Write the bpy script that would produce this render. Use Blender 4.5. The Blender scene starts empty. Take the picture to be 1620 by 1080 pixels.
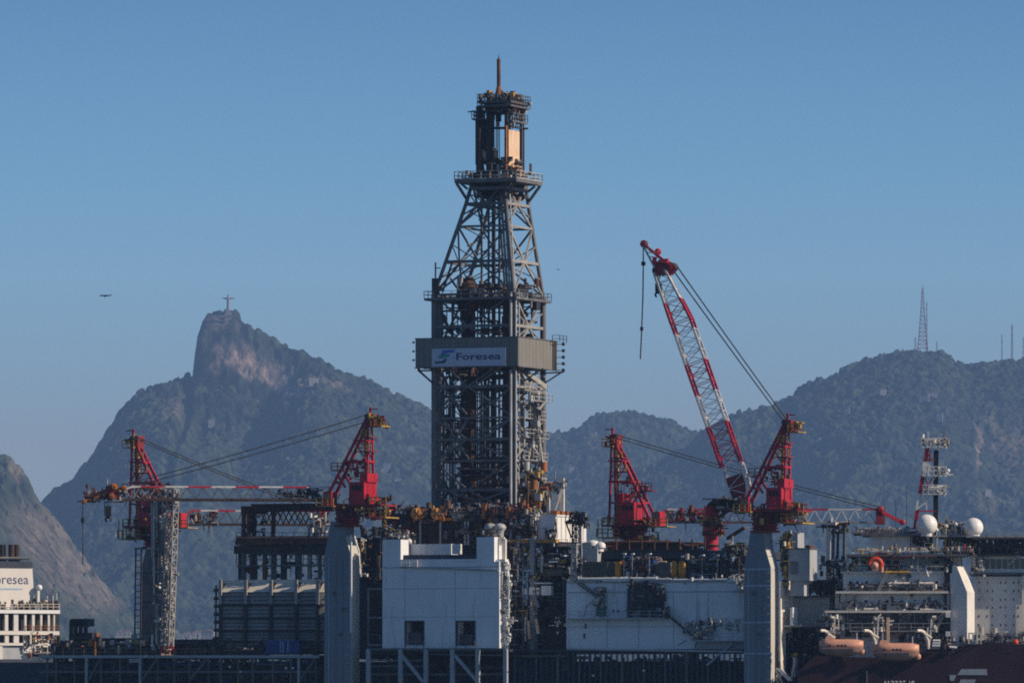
import bpy, bmesh, math, random
import numpy as np
from mathutils import Vector, Matrix
R = math.radians
random.seed(7)
C = bpy.context.scene.collection
SC = bpy.context.scene

# ---------------------------------------------------------------- camera, sky, sun, exposure
A = 36.0/(250.0*1620.0)            # metres per photo pixel per metre of distance
CAMZ = 12.0
cd = bpy.data.cameras.new('camera'); cam = bpy.data.objects.new('camera', cd); C.objects.link(cam)
cam.location = (0, 0, CAMZ); cam.rotation_euler = (R(90), 0, 0)
cd.lens = 250; cd.sensor_width = 36; cd.shift_y = 560/1620; cd.clip_start = 5; cd.clip_end = 90000
SC.camera = cam
SUN_AZ, SUN_EL = -14.0, 31.0       # azimuth measured from +X towards the camera (-Y)
w = bpy.data.worlds.new('World'); SC.world = w; w.use_nodes = True
nt = w.node_tree; nt.nodes.clear()
sky = nt.nodes.new('ShaderNodeTexSky'); sky.sky_type = 'NISHITA'; sky.sun_disc = False
sky.sun_elevation = R(SUN_EL); sky.sun_rotation = R(90-SUN_AZ)
sky.altitude = 0; sky.air_density = 0.6; sky.dust_density = 0.15; sky.ozone_density = 3.6
bg = nt.nodes.new('ShaderNodeBackground'); bg.inputs['Strength'].default_value = 0.098
out = nt.nodes.new('ShaderNodeOutputWorld')
# the sky deepens a little with height, and goes on doing so to the zenith
tcn = nt.nodes.new('ShaderNodeTexCoord'); sxyz = nt.nodes.new('ShaderNodeSeparateXYZ'); nt.links.new(tcn.outputs['Generated'], sxyz.inputs[0])
zr = nt.nodes.new('ShaderNodeValToRGB'); zr.color_ramp.elements[0].position = .035; zr.color_ramp.elements[0].color = (.93, .78, .735, 1)
zr.color_ramp.elements[1].position = .10; zr.color_ramp.elements[1].color = (.54, .80, .93, 1); zr.color_ramp.elements.new(.058).color = (.99, 1.13, 1.09, 1); zr.color_ramp.elements.new(.074).color = (.77, 1.05, 1.09, 1)
nt.links.new(sxyz.outputs['Z'], zr.inputs[0])
skm = nt.nodes.new('ShaderNodeMix'); skm.data_type = 'RGBA'; skm.blend_type = 'MULTIPLY'; skm.inputs['Factor'].default_value = 1
nt.links.new(sky.outputs[0], skm.inputs['A']); nt.links.new(zr.outputs[0], skm.inputs['B']); nt.links.new(skm.outputs['Result'], bg.inputs['Color']); nt.links.new(bg.outputs[0], out.inputs['Surface'])
sd = bpy.data.lights.new('sun', 'SUN'); sun = bpy.data.objects.new('sun', sd); C.objects.link(sun)
sd.energy = 5.0; sd.angle = R(0.53); sd.color = (1.0, 0.83, 0.64)
sdir = Vector((math.cos(R(SUN_AZ))*math.cos(R(SUN_EL)), math.sin(R(SUN_AZ))*math.cos(R(SUN_EL)), math.sin(R(SUN_EL))))
sun.rotation_euler = sdir.to_track_quat('Z', 'Y').to_euler()
SC.view_settings.view_transform = 'Standard'; SC.view_settings.look = 'None'
SC.view_settings.exposure = 0.0; SC.view_settings.gamma = 1.0; SC.view_settings.use_curve_mapping = False
SC.render.engine = 'CYCLES'
SC.cycles.use_denoising = False     # a trace of grain, as in a long telephoto picture
SC.cycles.sample_clamp_indirect = 4
SC.cycles.max_bounces = 6; SC.cycles.volume_bounces = 0
SC.cycles.filter_width = 1.9       # a long lens through warm air: soft pixels

# ---------------------------------------------------------------- materials
def srgb(r, g, b): return tuple(((c/255)/12.92 if c/255 <= .04045 else ((c/255+.055)/1.055)**2.4) for c in (r, g, b))
MATS = {}
def paint(name, col, rough=.55, var=.22, rust=0.0, scale=.9, metal=0.0, rustcol=(.16, .06, .025), streak=1.0):
    m = bpy.data.materials.new(name); m.use_nodes = True; n = m.node_tree; b = n.nodes['Principled BSDF']
    L = n.links.new
    geo = n.nodes.new('ShaderNodeNewGeometry')
    mp = n.nodes.new('ShaderNodeMapping'); mp.inputs['Scale'].default_value = (scale, scale, scale*.45)
    L(geo.outputs['Position'], mp.inputs['Vector'])
    nz = n.nodes.new('ShaderNodeTexNoise'); nz.inputs['Scale'].default_value = 1; nz.inputs['Detail'].default_value = 6; nz.inputs['Roughness'].default_value = .65
    L(mp.outputs[0], nz.inputs['Vector'])
    mx = n.nodes.new('ShaderNodeMix'); mx.data_type = 'RGBA'
    mx.inputs['A'].default_value = (*[c*(1-var*1.6) for c in col], 1); mx.inputs['B'].default_value = (*[min(.9, c*(1+var*.8)) for c in col], 1)
    rp = n.nodes.new('ShaderNodeMapRange'); rp.inputs['From Min'].default_value = .3; rp.inputs['From Max'].default_value = .7
    L(nz.outputs['Fac'], rp.inputs['Value']); L(rp.outputs[0], mx.inputs['Factor'])
    last = mx.outputs['Result']
    if rust > 0:
        mp2 = n.nodes.new('ShaderNodeMapping'); mp2.inputs['Scale'].default_value = (1.6*scale, 1.6*scale, .28*scale*streak)
        L(geo.outputs['Position'], mp2.inputs['Vector'])
        n2 = n.nodes.new('ShaderNodeTexNoise'); n2.inputs['Scale'].default_value = 1.3; n2.inputs['Detail'].default_value = 7; n2.inputs['Roughness'].default_value = .7
        L(mp2.outputs[0], n2.inputs['Vector'])
        r2 = n.nodes.new('ShaderNodeMapRange'); r2.inputs['From Min'].default_value = .66-rust*.35; r2.inputs['From Max'].default_value = .76-rust*.25
        r2.inputs['To Max'].default_value = min(1, .35+rust)
        L(n2.outputs['Fac'], r2.inputs['Value'])
        m2 = n.nodes.new('ShaderNodeMix'); m2.data_type = 'RGBA'; m2.inputs['B'].default_value = (*rustcol, 1)
        L(last, m2.inputs['A']); L(r2.outputs[0], m2.inputs['Factor']); last = m2.outputs['Result']
    L(last, b.inputs['Base Color'])
    b.inputs['Roughness'].default_value = rough; b.inputs['Metallic'].default_value = metal
    try: b.inputs['Specular IOR Level'].default_value = .3
    except Exception: pass
    MATS[name] = m; return m

# ---------------------------------------------------------------- numpy noise
def _hash(ix, iy, seed):
    h = (ix.astype(np.int64)*374761393 + iy.astype(np.int64)*668265263 + seed*1442695041) & 0xffffffff
    h = ((h ^ (h >> 13))*1274126177) & 0xffffffff
    h = h ^ (h >> 16)
    return (h & 0xffffff)/float(0xffffff)
def vnoise(x, y, seed=0):
    ix = np.floor(x); iy = np.floor(y); fx = x-ix; fy = y-iy
    fx = fx*fx*(3-2*fx); fy = fy*fy*(3-2*fy)
    a = _hash(ix, iy, seed); b = _hash(ix+1, iy, seed); c = _hash(ix, iy+1, seed); d = _hash(ix+1, iy+1, seed)
    return (a*(1-fx)+b*fx)*(1-fy)+(c*(1-fx)+d*fx)*fy
def fbm(x, y, oct=5, seed=0, gain=.5):
    s = 0; a = 1; t = 0
    for i in range(oct):
        s = s+a*vnoise(x*2**i+17*i, y*2**i-9*i, seed+i); t += a; a *= gain
    return s/t
def worley(x, y, seed=0):
    ix = np.floor(x); iy = np.floor(y); best = np.full(x.shape, 9.0); hb = np.zeros(x.shape)
    for dx in (-1, 0, 1):
        for dy in (-1, 0, 1):
            cx = ix+dx; cy = iy+dy
            px = cx+_hash(cx, cy, seed); py = cy+_hash(cx, cy, seed+5)
            d = (px-x)**2+(py-y)**2; hv = _hash(cx, cy, seed+11)
            m = d < best; best = np.where(m, d, best); hb = np.where(m, hv, hb)
    return np.sqrt(best), hb
def smooth(e0, e1, x):
    t = np.clip((x-e0)/(e1-e0), 0, 1); return t*t*(3-2*t)

# ---------------------------------------------------------------- mountains
def terrain_material():
    m = bpy.data.materials.new('forest_and_rock'); m.use_nodes = True; n = m.node_tree; b = n.nodes['Principled BSDF']; L = n.links.new
    at = n.nodes.new('ShaderNodeAttribute'); at.attribute_name = 'cover'
    sep = n.nodes.new('ShaderNodeSeparateColor'); L(at.outputs['Color'], sep.inputs[0])
    geo = n.nodes.new('ShaderNodeNewGeometry')
    nz = n.nodes.new('ShaderNodeTexNoise'); nz.inputs['Scale'].default_value = .012; nz.inputs['Detail'].default_value = 8; nz.inputs['Roughness'].default_value = .7
    L(geo.outputs['Position'], nz.inputs['Vector'])
    f = n.nodes.new('ShaderNodeValToRGB'); f.color_ramp.elements[0].position = .35; f.color_ramp.elements[0].color = (.009, .014, .011, 1)
    f.color_ramp.elements[1].position = .68; f.color_ramp.elements[1].color = (.036, .045, .025, 1)
    L(nz.outputs['Fac'], f.inputs[0])
    mp = n.nodes.new('ShaderNodeMapping'); mp.inputs['Scale'].default_value = (.055, .055, .011); L(geo.outputs['Position'], mp.inputs['Vector'])
    nr = n.nodes.new('ShaderNodeTexNoise'); nr.inputs['Scale'].default_value = 1; nr.inputs['Detail'].default_value = 8; nr.inputs['Roughness'].default_value = .72
    L(mp.outputs[0], nr.inputs['Vector'])
    r = n.nodes.new('ShaderNodeValToRGB'); r.color_ramp.elements[0].position = .38; r.color_ramp.elements[0].color = (.05, .042, .036, 1)
    r.color_ramp.elements[1].position = .66; r.color_ramp.elements[1].color = (.50, .375, .31, 1)
    L(nr.outputs['Fac'], r.inputs[0])
    tr = n.nodes.new('ShaderNodeMapRange'); tr.inputs['To Min'].default_value = .1; tr.inputs['To Max'].default_value = 2.3; L(sep.outputs[1], tr.inputs['Value'])
    tm = n.nodes.new('ShaderNodeVectorMath'); tm.operation = 'SCALE'; L(f.outputs[0], tm.inputs[0]); L(tr.outputs[0], tm.inputs['Scale'])
    nb = n.nodes.new('ShaderNodeTexNoise'); nb.inputs['Scale'].default_value = .11; nb.inputs['Detail'].default_value = 5; L(geo.outputs['Position'], nb.inputs['Vector'])
    bu = n.nodes.new('ShaderNodeBump'); bu.inputs['Distance'].default_value = 5; bu.inputs['Strength'].default_value = .6; L(nb.outputs['Fac'], bu.inputs['Height']); L(bu.outputs[0], b.inputs['Normal'])
    mx = n.nodes.new('ShaderNodeMix'); mx.data_type = 'RGBA'; L(sep.outputs[0], mx.inputs['Factor']); L(tm.outputs[0], mx.inputs['A']); L(r.outputs[0], mx.inputs['B'])
    L(mx.outputs['Result'], b.inputs['Base Color']); b.inputs['Roughness'].default_value = .95
    try: b.inputs['Specular IOR Level'].default_value = .1
    except Exception: pass
    return m
TM = terrain_material()
def blob(PX, PY, cx, cy, rx, ry, ang=0, soft=.5):
    c, s = math.cos(R(ang)), math.sin(R(ang)); dx = PX-cx; dy = PY-cy
    u = (dx*c+dy*s)/rx; v = (-dx*s+dy*c)/ry
    return 1-smooth(1-soft, 1+soft, np.sqrt(u*u+v*v))
TERR = {}
def mountain(name, Yr, Wf, Wb, sil, power, blobs, seed, spur=1.0, px0=-500, px1=2120, cell=1.35, nd=520, baserock=0.0, x_ext=None, cliff=None):
    """a ridge whose crest stands at distance Yr, falling towards the bay over Wf metres and away over Wb"""
    px = np.arange(px0, px1, cell*1620/1620*1.5); X0 = (px-810)*A*Yr
    sx = np.array([p[0] for p in sil], float); sy = np.array([p[1] for p in sil], float)
    crest = (1100-np.interp(px, sx, sy))*A*Yr+CAMZ
    # denser rows near the crest
    tf = np.linspace(0, 1, nd)**1.35; tb = np.linspace(0, 1, 30)[1:]**1.3
    S = np.concatenate([-tb[::-1], tf])
    Xg, Sg = np.meshgrid(X0, S); H0 = np.tile(crest, (len(S), 1))
    Yg = np.where(Sg > 0, Yr-Sg*Wf, Yr-Sg*Wb)
    # crest wander, so that the ridge is no straight wall
    wob = (fbm(Xg/900, Xg*0, 2, seed+50)-.5)*400*(1-np.abs(Sg))
    prof = np.where(Sg > 0, (1-Sg)**power, (1-np.abs(Sg))**1.3)
    if cliff is not None: prof = cliff(Xg, Sg, prof)
    H = H0*prof
    env = smooth(0, .32, np.abs(Sg))*smooth(1.0, .7, np.abs(Sg))
    rid = 1-np.abs(2*fbm(Xg/420+2.1, Yg/1500, 5, seed)-1)*2
    H = H+env*spur*(rid*58-36)*(H0/500)
    H = H+env*(fbm(Xg/120, Yg/190, 4, seed+9)-.5)*34*spur
    Xg = Xg*(Yg+wob)/Yg; H = CAMZ+(H-CAMZ)*(Yg+wob)/Yg; Yg = Yg+wob
    keep = (Yg*0+1)
    # projected position of each point, for the land cover
    PXg = 810+Xg/(A*Yg); PYg = 1100-(H-CAMZ)/(A*Yg)
    cov = np.full(H.shape, baserock)
    wn = (fbm(Xg/70, H/45, 5, seed+77)-.5)
    for bl in blobs:
        cx, cy, rx, ry, ang, amt = bl
        k = blob(PXg+wn*34, PYg+wn*40, cx, cy, rx, ry, ang)*amt
        cov = np.maximum(cov, np.minimum(k, 1)*smooth(.30, .48, fbm(Xg/24+3, H/50, 5, seed+31)+.10*min(amt, 1)))
    cov = np.clip(cov, 0, 1)
    # forest canopy: rounded crowns of 9 to 20 m
    w1, h1 = worley(Xg/10.5, Yg/13, seed+3); w2, h2 = worley(Xg/29, Yg/33, seed+4)
    can = (np.sqrt(np.clip(1-w1**2, 0, 1))*(2+11*h1)+np.sqrt(np.clip(1-w2**2, 0, 1))*(1+11*h2**2))
    H = H+(can-5)*(1-cov)
    H = np.maximum(H, -2)
    ny, nx = H.shape
    v = np.stack([Xg, Yg, H], -1).reshape(-1, 3)
    i = np.arange(ny*nx).reshape(ny, nx)
    f = np.stack([i[:-1, :-1], i[:-1, 1:], i[1:, 1:], i[1:, :-1]], -1).reshape(-1, 4)[:, ::-1]
    me = bpy.data.meshes.new(name); me.vertices.add(len(v)); me.vertices.foreach_set('co', v.astype(np.float32).ravel())
    me.loops.add(f.size); me.loops.foreach_set('vertex_index', f.astype(np.int32).ravel())
    me.polygons.add(len(f)); me.polygons.foreach_set('loop_start', np.arange(0, f.size, 4, dtype=np.int32)); me.polygons.foreach_set('loop_total', np.full(len(f), 4, np.int32))
    me.update(calc_edges=True); me.validate()
    ca = me.color_attributes.new('cover', 'FLOAT_COLOR', 'POINT')
    cc = np.zeros((len(v), 4), np.float32); cc[:, 0] = cov.ravel(); cc[:, 1] = np.clip(.75*h1+.45*h2-.1, 0, 1).ravel(); cc[:, 2] = np.clip(1-w1, 0, 1).ravel(); cc[:, 3] = 1; ca.data.foreach_set('color', cc.ravel())
    me.polygons.foreach_set('use_smooth', np.ones(len(f), bool))
    me.materials.append(TM)
    o = bpy.data.objects.new(name, me); C.objects.link(o); o['kind'] = 'structure'
    TERR[name] = (Xg, Yg, H, PXg, PYg, Sg)
    return o
def seat(name, px, py):
    """the point of a mountain seen at a photo position"""
    Xg, Yg, H, PX, PY, Sg = TERR[name]
    PYn = 1100-(H-CAMZ)/(A*Yg); PXn = 810+Xg/(A*Yg)
    d = (PXn-px)**2+(PYn-py)**2+np.where(Sg < 0, 1e6, 0)+(Sg > 0)*Sg*30
    j = np.unravel_index(np.argmin(d), d.shape)
    return Vector((Xg[j], Yg[j], H[j]))

peak_sil = [(-600, 1090), (-200, 1010), (0, 860), (70, 792), (95, 774), (115, 766), (135, 740), (160, 702), (190, 657), (215, 630), (240, 617), (270, 608), (292, 603), (305, 598), (308, 566), (313, 532), (320, 512), (328, 501),
    (345, 497), (372, 497), (385, 509), (408, 524), (430, 539), (470, 555), (500, 568), (540, 590), (580, 605), (620, 626), (650, 640), (680, 648), (720, 668), (780, 700), (840, 740), (900, 800), (980, 880), (1080, 990), (1150, 1090), (2200, 1098)]
def peak_cliff(X, S, prof):
    px = 810+X/(A*13400)
    k = smooth(285, 330, px)*smooth(520, 400, px)
    st = 1-.18*smooth(.0, .035, S)-.10*smooth(.05, .10, S)
    return np.where(S > 0, prof*(1-k)+k*np.minimum(prof**.75, 1)*st, prof)
mountain('mountain', 13400, 2700, 1500, peak_sil, 1.15,
    [(343, 562, 13, 24, 10, .8), (388, 576, 36, 20, 30, 1.15), (442, 602, 46, 17, 32, 1.2), (345, 514, 20, 6, 0, .5), (374, 522, 8, 9, 0, .6), (278, 660, 16, 26, 10, .35), (520, 606, 30, 6, 20, .3)], 3, spur=1.0, px0=-400, px1=1500, cliff=peak_cliff)
mid_sil = [(500, 1090), (620, 900), (760, 780), (840, 700), (868, 686), (900, 683), (915, 677), (930, 666), (960, 659), (990, 652), (1020, 656), (1050, 666), (1075, 678), (1110, 688), (1150, 720), (1220, 780), (1320, 880), (1450, 1090)]
mountain('mountain_ridge', 15200, 2400, 1200, mid_sil, 1.1, [(940, 700, 24, 8, 0, .2), (1160, 850, 50, 34, 0, .5)], 21, spur=.9, px0=450, px1=1500, nd=240)
right_sil = [(400, 1095), (560, 960), (700, 880), (850, 815), (950, 772), (1030, 738), (1080, 710), (1110, 690), (1130, 671), (1160, 656), (1200, 649), (1225, 644), (1242, 640), (1256, 623), (1290, 606), (1330, 590), (1370, 573), (1400, 565), (1425, 558), (1445, 556), (1470, 557), (1490, 562), (1507, 571), (1520, 577), (1532, 581), (1545, 577), (1565, 573), (1620, 572), (1700, 560), (1850, 600), (2050, 700), (2300, 760)]
mountain('mountain_slope', 14100, 2900, 1400, right_sil, 1.2,
    [(1546, 712, 5, 44, 3, .55), (1605, 715, 16, 50, 0, .3), (1575, 700, 10, 36, 0, .25), (1255, 850, 16, 24, 0, 1.1), (1170, 850, 34, 28, 0, .45), (1560, 795, 30, 12, 0, .3)], 40, spur=.9, px0=380, px1=2120)
left_sil = [(-500, 760), (-250, 735), (-100, 760), (-40, 740), (0, 733), (18, 735), (32, 747), (44, 767), (56, 787), (72, 808), (100, 840), (130, 880), (165, 925), (200, 968), (228, 1005), (300, 1060), (400, 1092), (900, 1099)]
mountain('foothill', 10200, 1800, 900, left_sil, 1.25, [(100, 890, 100, 46, 48, .36), (22, 745, 16, 12, 40, .4), (140, 910, 70, 20, 48, .45)], 63, spur=.6, px0=-400, px1=600, nd=220)
land_sil = [(-600, 1040), (0, 1030), (140, 1012), (260, 1008), (420, 1012), (600, 1030), (900, 1040), (1700, 1040), (2200, 1040)]
mountain('shore_hills', 10000, 1300, 900, land_sil, 1.0, [(240, 1010, 200, 10, 0, .5)], 90, spur=.12, px0=-450, px1=2120, nd=90)

# ---------------------------------------------------------------- water and air
def plane_obj(name, x0, x1, y0, y1, z, mat):
    me = bpy.data.meshes.new(name); me.from_pydata([(x0, y0, z), (x1, y0, z), (x1, y1, z), (x0, y1, z)], [], [(0, 1, 2, 3)])
    me.materials.append(mat); o = bpy.data.objects.new(name, me); C.objects.link(o); o['kind'] = 'structure'; return o
wm = bpy.data.materials.new('bay_water'); wm.use_nodes = True
b = wm.node_tree.nodes['Principled BSDF']; b.inputs['Base Color'].default_value = (.02, .045, .05, 1); b.inputs['Roughness'].default_value = .12
nz = wm.node_tree.nodes.new('ShaderNodeTexNoise'); nz.inputs['Scale'].default_value = .12; nz.inputs['Detail'].default_value = 8
gp = wm.node_tree.nodes.new('ShaderNodeNewGeometry'); wm.node_tree.links.new(gp.outputs['Position'], nz.inputs['Vector'])
bp = wm.node_tree.nodes.new('ShaderNodeBump'); bp.inputs['Distance'].default_value = 1.2; wm.node_tree.links.new(nz.outputs['Fac'], bp.inputs['Height']); wm.node_tree.links.new(bp.outputs[0], b.inputs['Normal'])
plane_obj('water', -17000, 17000, -1500, 17000, 0, wm)
def make_haze():
    me = bpy.data.meshes.new('haze'); x, y0, y1, z0, z1 = 18000, -2500, 18000, -3.0, 1030.0
    v = [(sx*x, y, z) for z in (z0, z1) for y in (y0, y1) for sx in (-1, 1)]
    me.from_pydata(v, [], [(0, 2, 3, 1), (4, 5, 7, 6), (0, 1, 5, 4), (2, 6, 7, 3), (0, 4, 6, 2), (1, 3, 7, 5)])
    m = bpy.data.materials.new('pale_air'); m.use_nodes = True; n = m.node_tree; n.nodes.clear()
    vol = n.nodes.new('ShaderNodeVolumePrincipled'); vol.inputs['Color'].default_value = HAZE_COL; vol.inputs['Density'].default_value = HAZE_DEN
    vol.inputs['Anisotropy'].default_value = 0.0
    o2 = n.nodes.new('ShaderNodeOutputMaterial'); n.links.new(vol.outputs[0], o2.inputs['Volume'])
    me.materials.append(m); o = bpy.data.objects.new('haze', me); C.objects.link(o); o['kind'] = 'stuff'; o['label'] = 'pale blue haze over the bay and the mountains'
    m.cycles.homogeneous_volume = True
HAZE_COL = (.32, .56, 1.0, 1); HAZE_DEN = 4.3e-5
make_haze()

# ---------------------------------------------------------------- frames and builders
class Frame:
    """a vessel's own axes: u along its side, v inboard, z up; P and U turn a photo position into a point on one of its planes"""
    def __init__(s, t, ox, oy):
        s.c, s.s, s.ox, s.oy = math.cos(R(t)), math.sin(R(t)), ox, oy
        s.M = Matrix.Translation((ox, oy, 0)) @ Matrix.Rotation(-R(t), 4, 'Z')
    def _f(s, px, py, Y):
        X = A*(px-810)*Y
        return Vector(((X-s.ox)*s.c-(Y-s.oy)*s.s, (X-s.ox)*s.s+(Y-s.oy)*s.c, CAMZ+A*(1100-py)*Y))
    def P(s, px, py, k=0.0):
        return s._f(px, py, (k+s.ox*s.s+s.oy*s.c)/(A*(px-810)*s.s+s.c))
    def U(s, px, py, u):
        return s._f(px, py, (u+s.ox*s.c-s.oy*s.s)/(A*(px-810)*s.c-s.s))
RIG = Frame(22, 0, 1125); WORLD = Frame(0, 0, 0)
def swing(px, k, t):
    """a frame slewed about a point of the rig"""
    p = RIG.M @ RIG.P(px, 800, k); return Frame(t, p.x, p.y)
CUR = RIG
ORG = {}
def thing(name, label, cat, px, py, k=0.0, group=None, fr=None):
    fr = fr or CUR; p = fr.P(px, py, k)
    o = bpy.data.objects.new(name, None); C.objects.link(o); o.matrix_world = fr.M @ Matrix.Translation(p)
    o.empty_display_size = 1
    o['label'] = label; o['category'] = cat
    if group: o['group'] = group
    ORG[o.name] = (fr, p); return o
def link(parent, name, me, M=None, label=None):
    o = bpy.data.objects.new(name, me); C.objects.link(o)
    M = M or Matrix.Identity(4)
    if parent is None: o.matrix_world = CUR.M @ M
    else:
        o.parent = parent
        if parent.name in ORG:
            fr, p = ORG[parent.name]
            o.matrix_local = Matrix.Translation(-p) @ M if fr is CUR or CUR.M == fr.M or fr is WORLD else (fr.M @ Matrix.Translation(p)).inverted() @ CUR.M @ M
        else: o.matrix_local = M
    if label: o['label'] = label
    return o
def basis(d):
    d = d.normalized(); a = Vector((0, 0, 1)) if abs(d.z) < .95 else Vector((0, 1, 0))
    x = a.cross(d).normalized(); return x, d.cross(x), d
class MB:
    def __init__(s): s.v = []; s.f = []; s.m = []; s.sm = []
    def add(s, v, f, m=0, sm=False):
        b = len(s.v); s.v += [tuple(q) for q in v]; s.f += [[b+i for i in q] for q in f]; s.m += [m]*len(f); s.sm += [sm]*len(f)
    def box(s, u0, u1, v0, v1, z0, z1, m=0):
        s.add([(u, v, z) for z in (z0, z1) for v in (v0, v1) for u in (u0, u1)], [(0, 2, 3, 1), (4, 5, 7, 6), (0, 1, 5, 4), (2, 6, 7, 3), (0, 4, 6, 2), (1, 3, 7, 5)], m)
    def pbox(s, x0, x1, y0, y1, k, d, m=0):
        a = CUR.P(x0, y1, k); b = CUR.P(x1, y0, k); q = CUR.P((x0+x1)/2, y1, k); r = CUR.P((x0+x1)/2, y0, k)
        s.box(a.x, b.x, k, k+d, q.z, r.z, m)
    def tube(s, p, q, r, r2=None, n=6, m=0, sm=True, cap=True):
        r2 = r if r2 is None else r2; x, y, d = basis(q-p); v = []
        for c, rr in ((p, r), (q, r2)):
            for i in range(n):
                t = 2*math.pi*(i+.5)/n; v.append(c+x*math.cos(t)*rr+y*math.sin(t)*rr)
        f = [(i, (i+1) % n, n+(i+1) % n, n+i) for i in range(n)]
        s.add(v, f, m, sm and n > 4)
        if cap: s.add(v, [tuple(range(n))[::-1], tuple(range(n, 2*n))], m)
    def bar(s, p, q, wd, m=0): s.tube(p, q, wd*.707, n=4, m=m)
    def path(s, pts, r, n=6, m=0):
        for a, b in zip(pts, pts[1:]): s.tube(a, b, r, n=n, m=m)
    def loft(s, secs, m=0):
        """secs: closed rings of equal count"""
        n = len(secs[0]); v = [p for q in secs for p in q]
        f = [(j*n+i, j*n+(i+1) % n, (j+1)*n+(i+1) % n, (j+1)*n+i) for j in range(len(secs)-1) for i in range(n)]
        f += [tuple(range(n))[::-1], tuple(range((len(secs)-1)*n, len(secs)*n))]
        s.add(v, f, m)
    def ball(s, c, rx, ry=None, rz=None, m=0, seg=20, rings=12, z0=-1):
        ry = ry or rx; rz = rz or rx; v = []; f = []
        for j in range(rings+1):
            t = math.pi*j/rings; zz = max(math.cos(t), z0)
            for i in range(seg):
                q = 2*math.pi*i/seg; v.append((c[0]+rx*math.sin(t)*math.cos(q), c[1]+ry*math.sin(t)*math.sin(q), c[2]+rz*zz))
        for j in range(rings):
            for i in range(seg): f.append((j*seg+i, (j+1)*seg+i, (j+1)*seg+(i+1) % seg, j*seg+(i+1) % seg))
        s.add(v, f, m, True)
    def lathe(s, c, prof, axis=Vector((0, 0, 1)), n=16, m=0, a0=0, a1=360):
        x, y, d = basis(axis); v = []; f = []; full = abs(a1-a0) >= 360; k = n if full else n+1
        for r, h in prof:
            for i in range(k):
                t = R(a0+(a1-a0)*i/n); v.append(Vector(c)+x*math.cos(t)*r+y*math.sin(t)*r+d*h)
        for j in range(len(prof)-1):
            for i in range(n): f.append((j*k+i, j*k+(i+1) % k, (j+1)*k+(i+1) % k, (j+1)*k+i))
        s.add(v, f, m, n > 8)
    def prism(s, pts, dv, m=0):
        """pts: (u, z) outline at v0, thickness dv = (v0, v1)"""
        s.loft([[Vector((u, dv[0], z)) for u, z in pts], [Vector((u, dv[1], z)) for u, z in pts]], m)
    def build(s, name, mats, parent=None, label=None, stuff=False):
        me = bpy.data.meshes.new(name); me.from_pydata(s.v, [], s.f)
        mats = mats if isinstance(mats, (list, tuple)) else [mats]
        for q in mats: me.materials.append(MATS[q])
        me.polygons.foreach_set('material_index', s.m); me.polygons.foreach_set('use_smooth', s.sm); me.update()
        bm = bmesh.new(); bm.from_mesh(me); bmesh.ops.recalc_face_normals(bm, faces=bm.faces); bm.to_mesh(me); bm.free()
        o = link(parent, name, me, None, label)
        if stuff: o['kind'] = 'stuff'
        return o
def top(o, label, cat, group=None):
    o['label'] = label; o['category'] = cat
    if group: o['group'] = group
    return o
UNIT = {}
def unit(mat, n):
    if (mat, n) not in UNIT:
        b = MB(); b.tube(Vector((0, 0, 0)), Vector((0, 0, 1)), .5*(1.0 if n > 4 else 1.414), n=n)
        me = bpy.data.meshes.new('bar_'+mat); me.from_pydata(b.v, [], b.f); me.materials.append(MATS[mat])
        me.polygons.foreach_set('use_smooth', b.sm); me.update(); UNIT[(mat, n)] = me
    return UNIT[(mat, n)]
def bar(parent, name, p, q, wd, mat, n=4, wd2=None):
    """a straight member between two points: its own object, shared mesh"""
    d = q-p; x, y, z = basis(d); w2 = wd2 or wd
    M = Matrix((( x.x*wd, y.x*w2, d.x, p.x), (x.y*wd, y.y*w2, d.y, p.y), (x.z*wd, y.z*w2, d.z, p.z), (0, 0, 0, 1)))
    return link(parent, name, unit(mat, n), M)
def pb(parent, name, x0, x1, y0, y1, k, d, mat, label=None):
    b = MB(); b.pbox(x0, x1, y0, y1, k, d); return b.build(name, mat, parent, label)
def sb(parent, name, p, q, wd, mat, n=4):
    """a member between two photo positions (x, y, k)"""
    return bar(parent, name, CUR.P(*p), CUR.P(*q), wd, mat, n)
def rail(parent, pts, mat='rail_grey', h=1.1, step=1.6, r=.06, name='railing', toe=False):
    b = MB()
    for p, q in zip(pts, pts[1:]):
        n = max(1, round((q-p).length/step)); up = Vector((0, 0, h))
        for i in range(n+1):
            a = p.lerp(q, i/n); b.bar(a, a+up, r*1.5)
        for f in (.5, 1): b.bar(p+up*f, q+up*f, r*1.3)
        if toe: b.bar(p+up*.08, q+up*.08, r*2)
    return b.build(name, mat, parent)
def prail(parent, pts, **kw): return rail(parent, [CUR.P(*p) for p in pts], **kw)
def ring(u0, u1, v0, v1, z): return [Vector((u0, v0, z)), Vector((u1, v0, z)), Vector((u1, v1, z)), Vector((u0, v1, z))]
def lattice(parent, S, r, matf, br, bmat=None, diag=True, chord='chord', brace='brace', faces=4, n=4):
    """S: list of four-corner sections; chords between them and zigzag braces on the faces"""
    for i in range(len(S)-1):
        for j in range(4): bar(parent, chord, S[i][j], S[i+1][j], r, matf(i), n)
        for j in range(faces):
            j2 = (j+1) % 4; bm_ = bmat or matf(i)
            a, b_, c, d = S[i][j], S[i][j2], S[i+1][j], S[i+1][j2]
            if diag: bar(parent, brace, a if (i+j) % 2 else b_, d if (i+j) % 2 else c, br, bm_, n)
            bar(parent, brace, c, d, br, bm_, n)
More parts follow.
